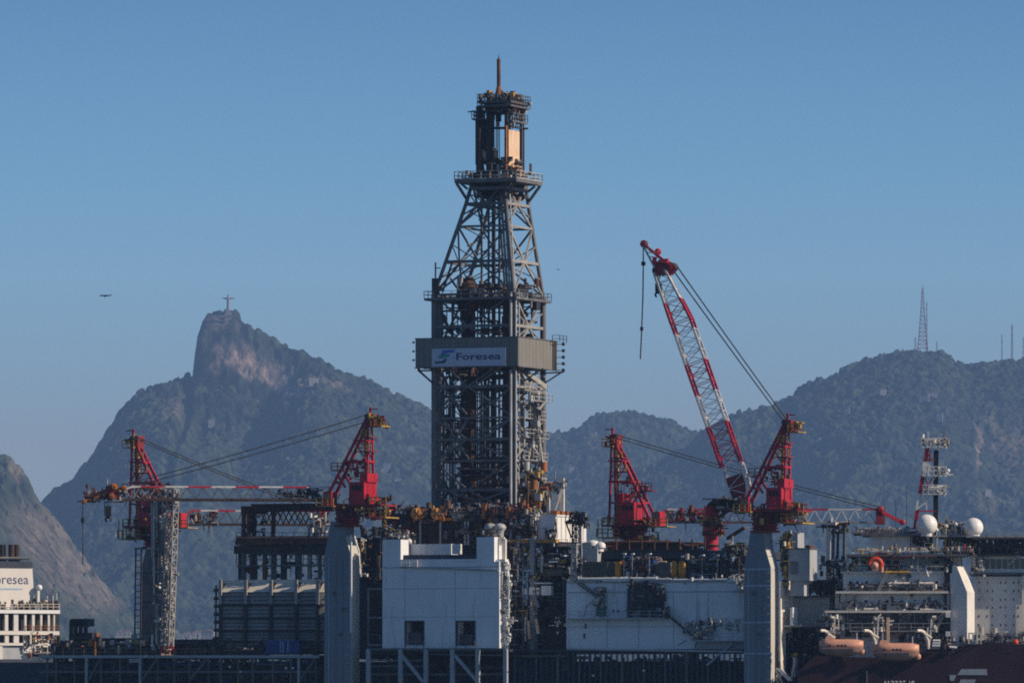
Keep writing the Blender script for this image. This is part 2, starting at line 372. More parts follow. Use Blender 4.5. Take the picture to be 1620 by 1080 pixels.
def clutter(parent, x0, x1, y0, y1, k, d, n, mats, seed=0, smin=.25, smax=1.2, pipes=.5, name='pipework', valves=True):
    """small pipes, valves, cabinets and brackets filling a volume: one uncountable mass"""
    rnd = random.Random(seed*131+int(x0)); b = MB()
    p0 = CUR.P(x0, y1, k); p1 = CUR.P(x1, y0, k)
    U0, U1, Z0, Z1 = p0.x, p1.x, CUR.P((x0+x1)/2, y1, k).z, CUR.P((x0+x1)/2, y0, k).z
    for i in range(n):
        u = rnd.uniform(U0, U1); v = k+rnd.uniform(0, d); z = Z0+(Z1-Z0)*rnd.random(); m = rnd.randrange(len(mats)); t = rnd.random()
        if t < pipes:
            ax = rnd.choice((0, 0, 2, 2, 1)); L = rnd.uniform(.8, max(1, .5*(U1-U0) if ax == 0 else .7*(Z1-Z0) if ax == 2 else d)); r = rnd.choice((.06, .1, .1, .16, .24))
            a = Vector((u, v, z)); q = a.copy(); q[ax] += L
            lim = (U1, k+d, Z1)[ax]; q[ax] = min(q[ax], lim)
            if (q-a).length < .3: continue
            b.tube(a, q, r, n=6, m=m)
            if valves and rnd.random() < .5:
                c = a.lerp(q, rnd.random()); b.lathe(c, [(r*2.1, -r*.6), (r*2.1, r*.6)], axis=q-a, n=8, m=m)
            if rnd.random() < .45:
                ax2 = (ax+rnd.choice((1, 2))) % 3; e = q.copy(); e[ax2] += rnd.uniform(.4, 1.6)*rnd.choice((-1, 1)); b.tube(q, e, r, n=6, m=m)
        elif t < pipes+.28:
            s1, s2, s3 = rnd.uniform(smin, smax), rnd.uniform(smin, smax), rnd.uniform(smin, smax)
            b.box(u, u+s1, v, v+s2, z, min(z+s3, Z1+.2), m)
        elif t < pipes+.4:
            r = rnd.uniform(smin, smax)*.5; b.tube(Vector((u, v, z)), Vector((u, v, z+r*3)), r, n=10, m=m)
        else:
            a = Vector((u, v, z)); b.bar(a, a+Vector((rnd.uniform(-1.5, 1.5), rnd.uniform(-.6, .6), rnd.uniform(-1.5, 1.5))), .12, m=m)
    o = b.build(name, mats, parent); o['kind'] = 'stuff'; return o

# ---------------------------------------------------------------- paints
paint('white', (.74, .74, .72), .45, .10, rust=.10, scale=.5)
paint('white_clean', (.80, .79, .76), .4, .04)
paint('cream', (.76, .70, .60), .5, .08, rust=.12, scale=.5)
paint('wall_white', (.74, .76, .78), .55, .07, rust=.26, scale=.35, rustcol=(.30, .25, .20), streak=.5)
paint('acc_wall', (.70, .68, .64), .55, .10, rust=.26, scale=.45, rustcol=(.26, .19, .14), streak=.5)
paint('wall_grey', (.38, .40, .42), .6, .10, rust=.22, scale=.4)
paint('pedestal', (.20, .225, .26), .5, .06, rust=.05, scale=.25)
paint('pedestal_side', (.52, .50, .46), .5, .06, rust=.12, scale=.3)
paint('pedestal_band', (.46, .50, .55), .5, .06)
paint('hull_blue', (.035, .045, .07), .6, .25, rust=.15, scale=.3)
paint('hull_red', (.042, .017, .024), .6, .3, scale=.15)
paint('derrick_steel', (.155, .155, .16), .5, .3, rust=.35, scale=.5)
paint('derrick_sunlit', (.33, .325, .31), .5, .25, rust=.3, scale=.5)  # derrick steel lightened to stand for sunlight on its right face
paint('steel_dark', (.035, .036, .042), .6, .3, rust=.35, scale=.5)
paint('steel_mid', (.13, .135, .145), .55, .3, rust=.35, scale=.5)
paint('steel_light', (.36, .35, .335), .5, .22, rust=.30, scale=.5)
paint('galv', (.42, .43, .43), .5, .2, rust=.15, scale=.6)
paint('rust', (.13, .058, .035), .8, .5, scale=.8)
paint('rust_orange', (.34, .12, .035), .75, .4, scale=.8)
paint('brown_dark', (.055, .035, .028), .8, .4, rust=.3, scale=.6)
paint('cladding', (.20, .195, .175), .6, .08, rust=.12, scale=.5)
paint('crane_red', (.44, .018, .036), .5, .32, rust=.26, scale=.7, rustcol=(.12, .03, .02))
paint('crane_red_dull', (.24, .022, .028), .6, .3, rust=.35, scale=.5, rustcol=(.10, .045, .03))
paint('boom_red', (.50, .025, .05), .45, .15, rust=.12)
paint('boom_white', (.70, .69, .67), .45, .12, rust=.22, scale=.8)
paint('rail_grey', (.42, .41, .38), .6, .2, rust=.3)
paint('rail_yellow', (.46, .30, .07), .6, .25, rust=.3)
paint('yellow', (.62, .30, .03), .5, .2, rust=.15)
paint('orange_reel', (.70, .27, .03), .5, .15, rust=.08)
paint('peach', (.74, .52, .35), .55, .15, rust=.15)
paint('lifeboat_orange', (.66, .33, .22), .4, .10, rust=.0)
paint('lifeboat_shaded', (.36, .22, .18), .5, .2)  # orange darkened for the shade low on the boat
paint('buoy_orange', (.80, .09, .03), .45, .1)
paint('olive', (.10, .10, .075), .6, .25, rust=.25)
paint('blue', (.03, .07, .24), .5, .2, rust=.1)
paint('pale_blue', (.25, .42, .60), .5, .2)
paint('green', (.02, .13, .09), .5, .2)
paint('black', (.012, .012, .014), .6, .2)
paint('opening', (.02, .02, .024), .7, .3)
paint('rope', (.05, .05, .055), .8, .2)
paint('rope_light', (.16, .16, .165), .7, .2)
paint('sign_face', (.50, .55, .66), .5, .04)
paint('sign_navy', (.02, .03, .14), .5, .0)
paint('sign_blue', (.05, .16, .50), .5, .0)
paint('sign_green', (.03, .28, .26), .5, .0)
paint('hull_mark', (.34, .38, .42), .6, .15)
paint('stone', (.30, .29, .27), .8, .12)
paint('mast_brown', (.20, .165, .145), .7, .35, rust=.3)
paint('mast_red', (.40, .10, .08), .6, .2)
paint('louvre', (.30, .30, .30), .6, .25, rust=.3, scale=.3)
paint('funnel_cream', (.70, .66, .60), .5, .04, rust=.06, scale=.3)
g = paint('glass', (.02, .035, .04), .08, .2); g.node_tree.nodes['Principled BSDF'].inputs['Specular IOR Level'].default_value = .6

# ---------------------------------------------------------------- lettering
def text(parent, s, x0, x1, y0, y1, k, mat, name='lettering', bold=.0, thick=.02):
    cu = bpy.data.curves.new(name, 'FONT'); cu.body = s; cu.offset = bold; cu.resolution_u = 3
    t = bpy.data.objects.new('tmp', cu); C.objects.link(t); bpy.context.view_layer.update()
    me = bpy.data.meshes.new_from_object(t.evaluated_get(bpy.context.evaluated_depsgraph_get())); bpy.data.objects.remove(t)
    co = np.zeros(len(me.vertices)*3); me.vertices.foreach_get('co', co); co = co.reshape(-1, 3)
    mn, mx = co.min(0), co.max(0); a, b = CUR.P(x0, y1, k), CUR.P(x1, y0, k)
    n = np.zeros_like(co); n[:, 0] = a.x+(co[:, 0]-mn[0])/(mx[0]-mn[0])*(b.x-a.x); n[:, 2] = a.z+(co[:, 1]-mn[1])/(mx[1]-mn[1])*(b.z-a.z); n[:, 1] = k
    bm = bmesh.new(); me.vertices.foreach_set('co', n.ravel()); bm.from_mesh(me)
    r = bmesh.ops.extrude_face_region(bm, geom=bm.faces[:]); vs = [e for e in r['geom'] if isinstance(e, bmesh.types.BMVert)]
    bmesh.ops.translate(bm, verts=vs, vec=(0, -thick, 0)); bmesh.ops.recalc_face_normals(bm, faces=bm.faces)
    me2 = bpy.data.meshes.new(name); bm.to_mesh(me2); bm.free(); me2.materials.clear(); me2.materials.append(MATS[mat])
    return link(parent, name, me2)

# ================================================================ THE DERRICK
KD = 15.0
der = thing('drilling_derrick', 'tall steel lattice drilling derrick with a sign on its grey wind wall', 'derrick', 750, 812, KD)
YD = 1125+14
def zz(py, Y=YD): return CAMZ+A*(1100-py)*Y
ub0, ub1, vb0, vb1 = RIG.P(687, 700, KD).x, RIG.P(813, 700, KD).x, KD, KD+12.6
ut0, ut1, vt0, vt1 = RIG.P(747, 290, KD+1.8).x, RIG.P(798, 290, KD+1.8).x, KD+1.8, KD+11.0
zb = zz(462); zt = zz(290)
def dcorn(z, ins=0.0):
    t = max(0, min(1, (z-zb)/(zt-zb)))
    a, b, c, d = ub0+(ut0-ub0)*t, ub1+(ut1-ub1)*t, vb0+(vt0-vb0)*t, vb1+(vt1-vb1)*t
    return [Vector((a+ins, c+ins, z)), Vector((b-ins, c+ins, z)), Vector((b-ins, d-ins, z)), Vector((a+ins, d-ins, z))]
lv = [812, 773, 727, 693, 659, 609, 560, 513, 462, 410, 354, 318, 285]
zs = [zz(y) for y in lv]
for i in range(len(zs)-1):
    a, b = dcorn(zs[i]), dcorn(zs[i+1]); st = i < 8
    for j in range(4):
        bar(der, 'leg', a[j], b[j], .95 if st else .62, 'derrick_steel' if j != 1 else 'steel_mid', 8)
        j2 = (j+1) % 4; DM = 'derrick_sunlit' if j == 1 else 'derrick_steel'  # right face gets the sunlit tone, the others the darker steel
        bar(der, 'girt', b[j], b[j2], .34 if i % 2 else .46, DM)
        m0, m1 = a[j].lerp(a[j2], .5), b[j].lerp(b[j2], .5)
        side = j in (1, 3)
        if side or not st:
            if i % 2 == 0:
                bar(der, 'brace', a[j], m1, .28, DM); bar(der, 'brace', a[j2], m1, .28, DM)
            else:
                bar(der, 'brace', m0, b[j], .28, DM); bar(der, 'brace', m0, b[j2], .28, DM)
            bar(der, 'thin_brace', a[j].lerp(b[j], .5), m0 if i % 2 else m1, .15, DM)
            bar(der, 'thin_brace', a[j2].lerp(b[j2], .5), m0 if i % 2 else m1, .15, DM)
        else:
            q = .42 if j == 0 else .55
            c0, c1 = a[j].lerp(a[j2], q), b[j].lerp(b[j2], q)
            bar(der, 'brace', c0 if i % 2 else a[j], b[j] if i % 2 else c1, .28, DM)
            bar(der, 'brace', c0, b[j2], .28, DM) if i % 2 else bar(der, 'brace', a[j2], c1, .28, DM)
            bar(der, 'thin_brace', a[j].lerp(b[j], .5), c1.lerp(c0, .5), .14, DM)
# secondary verticals along the front and the sides
for px, kk, wd, y0, y1, m in ((695, 15.4, .75, 812, 470, 'steel_mid'), (701, 17, .4, 812, 600, 'steel_mid'), (716, 21, .3, 812, 470, 'steel_mid'), (741, 19, 1.7, 812, 440, 'brown_dark'), (749, 20.5, .5, 812, 470, 'steel_dark'),
        (762, 24, .28, 800, 290, 'steel_mid'), (773, 22, .28, 800, 300, 'steel_mid'), (781, 22, .5, 800, 300, 'steel_dark'), (790, 24, .3, 800, 300, 'steel_mid'), (804, 18, 1.25, 812, 470, 'brown_dark'),
        (826, 22, .5, 812, 470, 'steel_light'), (838, 25, .35, 812, 590, 'steel_mid'), (848, 25.5, .35, 812, 610, 'steel_light'), (769, 26, .2, 800, 560, 'steel_mid')):
    bar(der, 'guide_column', RIG.P(px, y0, kk), RIG.P(px, y1, kk), wd, m)
# pipes running up the corner towards the crown, in pale steel that stands in for sun on them
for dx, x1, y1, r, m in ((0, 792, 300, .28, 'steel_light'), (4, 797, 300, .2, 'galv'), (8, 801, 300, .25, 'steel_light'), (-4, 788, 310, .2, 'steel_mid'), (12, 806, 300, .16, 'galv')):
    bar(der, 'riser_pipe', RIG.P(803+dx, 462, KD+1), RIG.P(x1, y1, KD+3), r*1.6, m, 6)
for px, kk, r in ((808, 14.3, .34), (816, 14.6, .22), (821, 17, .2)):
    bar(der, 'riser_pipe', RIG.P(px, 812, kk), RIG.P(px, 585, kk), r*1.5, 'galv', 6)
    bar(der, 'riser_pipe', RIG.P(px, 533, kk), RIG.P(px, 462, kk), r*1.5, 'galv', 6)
# long struts on the right side, paler steel for the sunlight there
sb(der, 'strut', (846, 660, 22), (822, 800, 20), .5, 'steel_light'); sb(der, 'strut', (848, 660, 22), (866, 800, 25), .5, 'steel_light')
sb(der, 'strut', (846, 640, 22), (847, 675, 22), 1.0, 'steel_light'); sb(der, 'strut', (833, 590, 21), (862, 612, 26), .7, 'steel_light'); sb(der, 'strut', (831, 636, 21), (846, 656, 22), .6, 'steel_light'); sb(der, 'strut', (862, 634, 24), (846, 656, 22), .4, 'steel_light')
for y, x0, x1 in ((616, 822, 866), (632, 830, 862), (660, 820, 866), (690, 824, 850), (726, 822, 874)):
    b = MB(); p, q = RIG.P(x0, y, 17), RIG.P(x0+8, y, 17); b.box(p.x, q.x, 17, 27, p.z-.15, p.z); o = b.build('landing', 'steel_light', der)
    rail(der, [Vector((q.x, 17, p.z)), Vector((q.x, 27, p.z))], h=1.2)
# shoulder platform
zsh = zz(468)
b = MB(); b.box(ub0-1.2, ub1+1.0, vb0-1.4, vb1+1.2, zsh-.4, zsh); b.build('shoulder_platform', 'derrick_steel', der)
rail(der, [Vector((ub0-1.2, vb0-1.4, zsh)), Vector((ub1+1, vb0-1.4, zsh)), Vector((ub1+1, vb1+1.2, zsh)), Vector((ub0-1.2, vb1+1.2, zsh)), Vector((ub0-1.2, vb0-1.4, zsh))], mat='steel_mid')
CUR = RIG
clutter(der, 706, 820, 448, 482, KD, 10, 130, ['steel_mid', 'steel_dark', 'brown_dark', 'steel_light', 'rust'], 3)
clutter(der, 686, 812, 472, 530, KD+1, 10, 70, ['steel_dark', 'steel_mid', 'steel_dark', 'brown_dark'], 4, pipes=.8)
b = MB(); b.lathe(RIG.P(741, 470, 19), [(.2, -2.6), (1.6, -2.2), (2.1, 0), (1.7, 1.7), (.9, 3.0)], n=12); b.build('swivel_head', 'brown_dark', der)
b = MB(); b.tube(RIG.P(746, 500, 18), RIG.P(745, 478, 18), .5, n=10); b.build('hydraulic_drum', 'rust_orange', der)
pb(der, 'cabinet', 683, 690, 440, 466, KD-1, 1.5, 'steel_dark'); pb(der, 'cabinet', 841, 849, 478, 490, 22, 1.5, 'steel_dark'); sb(der, 'antenna', (689, 440, 14), (689, 415, 14), .2, 'steel_dark'); sb(der, 'antenna', (689, 424, 14), (697, 424, 14), .15, 'steel_dark')
for x0, y0, x1, y1 in ((690, 462, 730, 413), (712, 440, 728, 462), (700, 462, 716, 413)): sb(der, 'strut', (x0, y0, 15.5), (x1, y1, 16.5), .3, 'rust' if x0 == 690 else 'steel_mid')
# drill pipe, curtains and machinery inside the lower half
for i in range(8):
    px = 753+i*6; bar(der, 'drill_pipe', RIG.P(px, 806, 20+(i % 5)*.7), RIG.P(px, 596+(i*37 % 20), 20+(i % 5)*.7), .16, 'steel_dark' if i % 3 else 'steel_mid')
b = MB()
for y in (596, 612): b.pbox(752, 800, y, y+2, 19, 5)
b.build('fingerboard', 'steel_mid', der)
pb(der, 'wind_screen', 752, 810, 722, 730, 18, .4, 'steel_dark'); pb(der, 'wind_screen', 690, 742, 724, 732, 18, .4, 'brown_dark')
pb(der, 'drillers_cabin', 760, 806, 778, 806, 20, 4, 'steel_dark'); pb(der, 'drillers_cabin', 730, 748, 764, 806, 19.6, 2, 'brown_dark')
clutter(der, 690, 728, 590, 730, KD+2, 7, 60, ['steel_dark', 'steel_dark', 'brown_dark', 'steel_mid'], 5, pipes=.85)
clutter(der, 704, 808, 740, 812, KD+.5, 9, 150, ['steel_dark', 'steel_dark', 'brown_dark', 'steel_mid', 'steel_dark', 'steel_light', 'rust_orange', 'black'], 6, smax=1.4)
clutter(der, 812, 846, 745, 812, KD+1, 6, 150, ['steel_mid', 'olive', 'steel_light', 'rust_orange', 'galv', 'steel_dark', 'rail_yellow'], 7)
clutter(der, 818, 838, 620, 745, KD+2, 6, 40, ['steel_mid', 'steel_light', 'galv', 'steel_dark'], 8, pipes=.7)
rnd = random.Random(5)
for i in range(22):     # conductor pipes, cable ladders and stays inside the frame
    px = 694+i*5.6+rnd.uniform(-2, 2); kk = rnd.uniform(17, 27); y1 = rnd.choice((470, 585, 600, 640)); px = min(px, 846-(kk-15)*.5)
    bar(der, 'inner_pipe', RIG.P(px, 806, kk), RIG.P(px, y1, kk), rnd.choice((.12, .16, .22, .3)), rnd.choice(('derrick_steel', 'steel_mid', 'brown_dark', 'steel_light')), 6)
for y in (487, 537, 596, 634, 676, 710, 750, 792):
    for kk in (19, 25): sb(der, 'inner_girt', (692+(kk-15)*2, y, kk), (806+(kk-15)*2, y, kk), rnd.choice((.14, .2, .26)), rnd.choice(('derrick_steel', 'steel_mid', 'brown_dark')))
for i in range(12):
    x = rnd.uniform(694, 770); y = rnd.uniform(590, 780); sb(der, 'inner_stay', (x, y, 21), (x+rnd.uniform(18, 40), y+rnd.choice((-1, 1))*rnd.uniform(20, 40), 21), .14, 'derrick_steel')
for i in range(10):
    x = rnd.uniform(752, 790)-8; y = 320+i*14; sb(der, 'inner_stay', (x-14, y, 19), (x+16, y+rnd.choice((-1, 1))*16, 19), .14, 'derrick_steel')
# spanning X braces on the front
for (x0, y0), (x1, y1) in (((748, 612), (812, 568)), ((748, 706), (812, 659)), ((700, 727), (742, 659)), ((700, 659), (742, 727)), ((700, 773), (812, 812)), ((700, 812), (812, 773)), ((752, 659), (812, 609)), ((690, 600), (738, 655)), ((738, 600), (690, 655))):
    sb(der, 'brace', (x0, y0, KD-.1), (x1, y1, KD-.1), .3, 'derrick_steel')

# wind wall with the sign
kw0 = KD-2.0; uw0, uw1 = RIG.P(657, 557, kw0).x, RIG.P(820, 557, kw0).x; vw1 = kw0+17.0
zw0, zw1 = RIG.P(740, 580, kw0).z, RIG.P(740, 534.5, kw0).z
n = 12; du = (uw1-uw0)/n
for i in range(n):
    for vv, s_ in ((kw0, 0), (vw1-.25, 1)):
        b = MB(); b.box(uw0+i*du+.03, uw0+(i+1)*du-.03, vv, vv+.25, zw0, zw1); b.build('wall_panel', 'cladding', der)
n = 11; dv = (vw1-kw0-.5)/n
for i in range(n):
    v_ = kw0+.25+i*dv
    for uu in (uw1-.25, uw0):
        b = MB(); b.box(uu, uu+.25, v_+.03, v_+dv-.03, zw0, zw1)
        b.box(uu+(.25 if uu > 0 else -.12), uu+(.42 if uu > 0 else 0), v_+dv*.42, v_+dv*.62, zw0+.05, zw1-.05)
        b.build('wall_panel', 'cladding', der)
b = MB()
for z in (zw0-.12, zw1): b.box(uw0-.1, uw1+.1, kw0-.1, kw0+.3, z, z+.14); b.box(uw1-.3, uw1+.12, kw0+.3, vw1, z, z+.14)
b.build('wall_trim', 'steel_mid', der)
for i in range(3):      # lamps and brackets sticking out at both ends
    y = 541+i*14
    pb(der, 'lamp', 652.3, 654.3, y-1, y+2, kw0+.3, .4, 'steel_dark'); sb(der, 'lamp_bracket', (653, y, kw0+.5), (657, y, kw0+.5), .08, 'steel_dark')
for i in range(5):
    p = Vector((uw1+.5, vw1-1.2+.2*i, zw1-.5-i*1.05)); b = MB(); b.box(uw1, uw1+1.4, vw1-.9, vw1-.8, p.z, p.z+.1); b.box(uw1+1.2, uw1+1.55, vw1-1.1, vw1-.6, p.z-.2, p.z+.3); b.build('lamp', 'steel_dark', der)
rail(der, [Vector((uw1+.3, vw1-3, zw1-.2)), Vector((uw1+1.6, vw1-3, zw1-.2)), Vector((uw1+1.6, vw1, zw1-.2))], mat='steel_dark')
b = MB(); b.box(uw1+.3, uw1+.5, vw1-2.2, vw1-1.6, zw0, zw1); b.build('ladder', 'steel_dark', der)
for i, (x0, x1) in enumerate(((663, 684), (662, 684))):
    sb(der, 'bracket', (x0, 586, KD-1+i*8), (686, 586, KD-1+i*8), .25, 'steel_dark'); sb(der, 'bracket', (x0, 586, KD-1+i*8), (686, 607, KD-1+i*8), .25, 'steel_dark')
    sb(der, 'bracket', (x0, 580, KD-1+i*8), (x0, 587, KD-1+i*8), .25, 'steel_dark')
for i in (0, 1):
    p = Vector((ub1, vb1-1-i*9, zw0-2.6)); bar(der, 'bracket', p, p+Vector((3.4, 1.5, 2.4)), .25, 'steel_dark'); bar(der, 'bracket', p+Vector((0, 0, 2.0)), p+Vector((3.4, 1.5, 2.2)), .25, 'steel_dark')
clutter(der, 664, 684, 581, 588, KD-1, 8, 24, ['steel_dark', 'steel_light', 'steel_mid'], 9, smax=.5)
clutter(der, 690, 812, 580, 600, KD+.2, 9, 60, ['steel_dark', 'steel_mid', 'brown_dark'], 10, pipes=.7)
b = MB(); b.pbox(683, 800, 550.5, 579, kw0-.32, .12); sign = b.build('sign_board', 'sign_face', der, 'pale lettered sign board with a wave logo')
text(sign, 'Foresea', 722, 792, 557, 569.5, kw0-.33, 'sign_navy', bold=.012)
def stripe(parent, pts, k, mat, th=.03):
    b = MB(); q = [RIG.P(x, y, k) for x, y in pts] if CUR is RIG else [CUR.P(x, y, k) for x, y in pts]
    b.prism([(p.x, p.z) for p in q], (k, k-th)); return b.build('logo_stripe', mat, parent)
stripe(sign, [(701, 553.5), (720, 553), (717, 557.5), (706, 558), (702, 561), (698, 561), (699, 556)], kw0-.33, 'sign_blue')
stripe(sign, [(696, 561), (712, 560), (710, 564), (700, 566), (696, 567), (693, 565)], kw0-.34, 'sign_green')
stripe(sign, [(688, 572), (700, 571), (704, 567), (707, 568), (703, 574), (689, 575)], kw0-.35, 'sign_navy')

# crown platform
kc = KD-1.0; uc0, uc1 = RIG.P(719, 285, kc).x, RIG.P(817, 285, kc).x; vc1 = kc+11.2; zc = zz(281)
b = MB()
for zt_, ins in ((zc-.5, 0), (zc-1.6, 2.2)):
    b.box(uc0+ins, uc1-ins, kc+ins*.7, vc1-ins*.7, zt_, zt_+.5)
b.build('crown_platform', 'derrick_steel', der)
rail(der, [Vector((uc0, kc, zc)), Vector((uc1, kc, zc)), Vector((uc1, vc1, zc)), Vector((uc0, vc1, zc)), Vector((uc0, kc, zc))], h=1.3, toe=True, r=.08)
cs = dcorn(zz(312))
for (ua, va) in ((uc0, kc), (uc0, vc1), (uc1, kc), (uc1, vc1)):
    p = min(cs, key=lambda c_: (c_.x-ua)**2+(c_.y-va)**2); bar(der, 'bracket', p, Vector((ua*.85+p.x*.15, va*.85+p.y*.15, zc-.5)), .35, 'steel_mid')
    bar(der, 'bracket', p+Vector((0, 0, 1.8)), Vector((ua*.5+p.x*.5, va*.5+p.y*.5, zc-.5)), .3, 'steel_mid')
clutter(der, 744, 800, 283, 312, KD+2, 8, 260, ['steel_dark', 'steel_mid', 'steel_dark', 'brown_dark'], 11, pipes=.7)
clutter(der, 722, 812, 270, 282, kc+1, 8, 60, ['steel_mid', 'steel_dark', 'steel_light', 'rust'], 12, smax=.8)
# crown block frame
def col(x0, x1, y0, y1, k, d, m='steel_dark', nm='crown_column'): return pb(der, nm, x0, x1, y0, y1, k, d, m)
col(753, 759, 168, 282, 16, .8); col(769, 777, 162, 282, 17, .9); col(752, 771, 188, 260, 18, .5, 'steel_dark', 'wind_screen'); col(798, 802, 160, 282, 17, .8)
col(757, 763, 168, 282, 23, .8); col(800, 805, 205, 262, 17.2, 4.6, 'peach', 'guard_panel'); col(799, 801, 198, 270, 16.7, .4, 'rust_orange')
col(822, 825, 160, 282, 23.5, .5, 'steel_mid'); col(827, 829, 160, 282, 23.5, .3, 'steel_mid'); col(779, 781, 168, 282, 23, .4); col(803, 806, 160, 282, 22, .6)
sb(der, 'crown_beam', (776, 203, 18), (800, 203, 18), .35, 'steel_dark'); sb(der, 'crown_beam', (776, 202, 21), (800, 202, 21), .25, 'steel_mid')
for y0, y1 in ((168, 205), (205, 240), (240, 280)):
    sb(der, 'thin_brace', (802, y0, 17.5), (806, y1, 22.5), .2, 'steel_light'); sb(der, 'thin_brace', (759, y0, 16.4), (768, y1, 17.4), .25, 'steel_dark'); sb(der, 'thin_brace', (805, y1, 22), (824, y0, 24), .2, 'steel_mid')
for px in (785, 787.5, 790): sb(der, 'hoist_line', (px, 175, 19.5), (px, 275, 19.5), .12, 'steel_dark')
b = MB(); b.pbox(784, 790, 178, 192, 19, .9); b.pbox(786, 788.5, 192, 200, 19, .5); b.build('hanging_sheave', 'steel_dark', der)
b = MB(); b.lathe(RIG.P(775, 244, 18), [(.4, -.5), (1.3, -.5), (1.3, .5), (.4, .5)], axis=Vector((.3, -1, 0)), n=14); b.build('sheave_guard', 'peach', der)
b = MB(); b.pbox(771, 775, 240, 262, 17.5, 1.4); b.pbox(777, 781, 238, 256, 17.5, 1.2); b.pbox(784, 787, 250, 268, 18, .6); b.build('travelling_block', 'rust_orange', der)
clutter(der, 762, 806, 250, 282, 16.5, 6, 90, ['steel_dark', 'rust_orange', 'steel_mid', 'peach', 'steel_dark', 'steel_light'], 13, smax=.9)
for y, x0, x1, kk, d in ((166, 755, 808, 15.5, 8.5), (187, 746, 766, 15.5, 3), (190, 806, 811, 17, 6.5), (160, 755, 808, 15.5, 8.5)):
    b = MB(); b.pbox(x0, x1, y, y+2.5, kk, d); b.build('top_platform', 'steel_mid', der)
    p, q = RIG.P(x0, y, kk), RIG.P(x1, y, kk); z = RIG.P((x0+x1)/2, y, kk).z
    rail(der, [Vector((p.x, kk, z)), Vector((q.x, kk, z)), Vector((q.x, kk+d, z)), Vector((p.x, kk+d, z)), Vector((p.x, kk, z))], h=1.2, step=1.1, mat='steel_mid')
clutter(der, 758, 806, 150, 178, 16, 7, 170, ['steel_dark', 'steel_dark', 'steel_mid', 'brown_dark', 'steel_light'], 14, smax=1.0)
clutter(der, 798, 808, 165, 200, 17, 6, 45, ['steel_mid', 'steel_light', 'steel_dark', 'rust'], 15, smax=.7)
clutter(der, 747, 756, 176, 190, 15.6, 2.5, 18, ['steel_dark', 'steel_mid'], 16, smax=.7)
for x, y in ((772, 146), (797, 149), (803, 150), (810, 149), (768, 150)): pb(der, 'sheave_cover', x-2.4, x+2.4, y-3, y+3, 18, 1.2, 'yellow' if x != 768 else 'olive')
pole = bar(der, 'pole', RIG.P(789, 158, 19.5), RIG.P(789, 97, 19.5), .62, 'rust', 10)
b = MB(); b.tube(RIG.P(789, 97, 19.5), RIG.P(789, 93, 19.5), .38, .25, n=8); b.tube(RIG.P(789, 93, 19.5), RIG.P(789, 87, 19.5), .12, .05, n=6); b.build('pole_tip', 'steel_dark', der)
b = MB(); b.tube(RIG.P(789, 158, 19.5), RIG.P(789, 136, 19.5), .8, .3, n=8); b.build('pole_base', 'rust_orange', der)

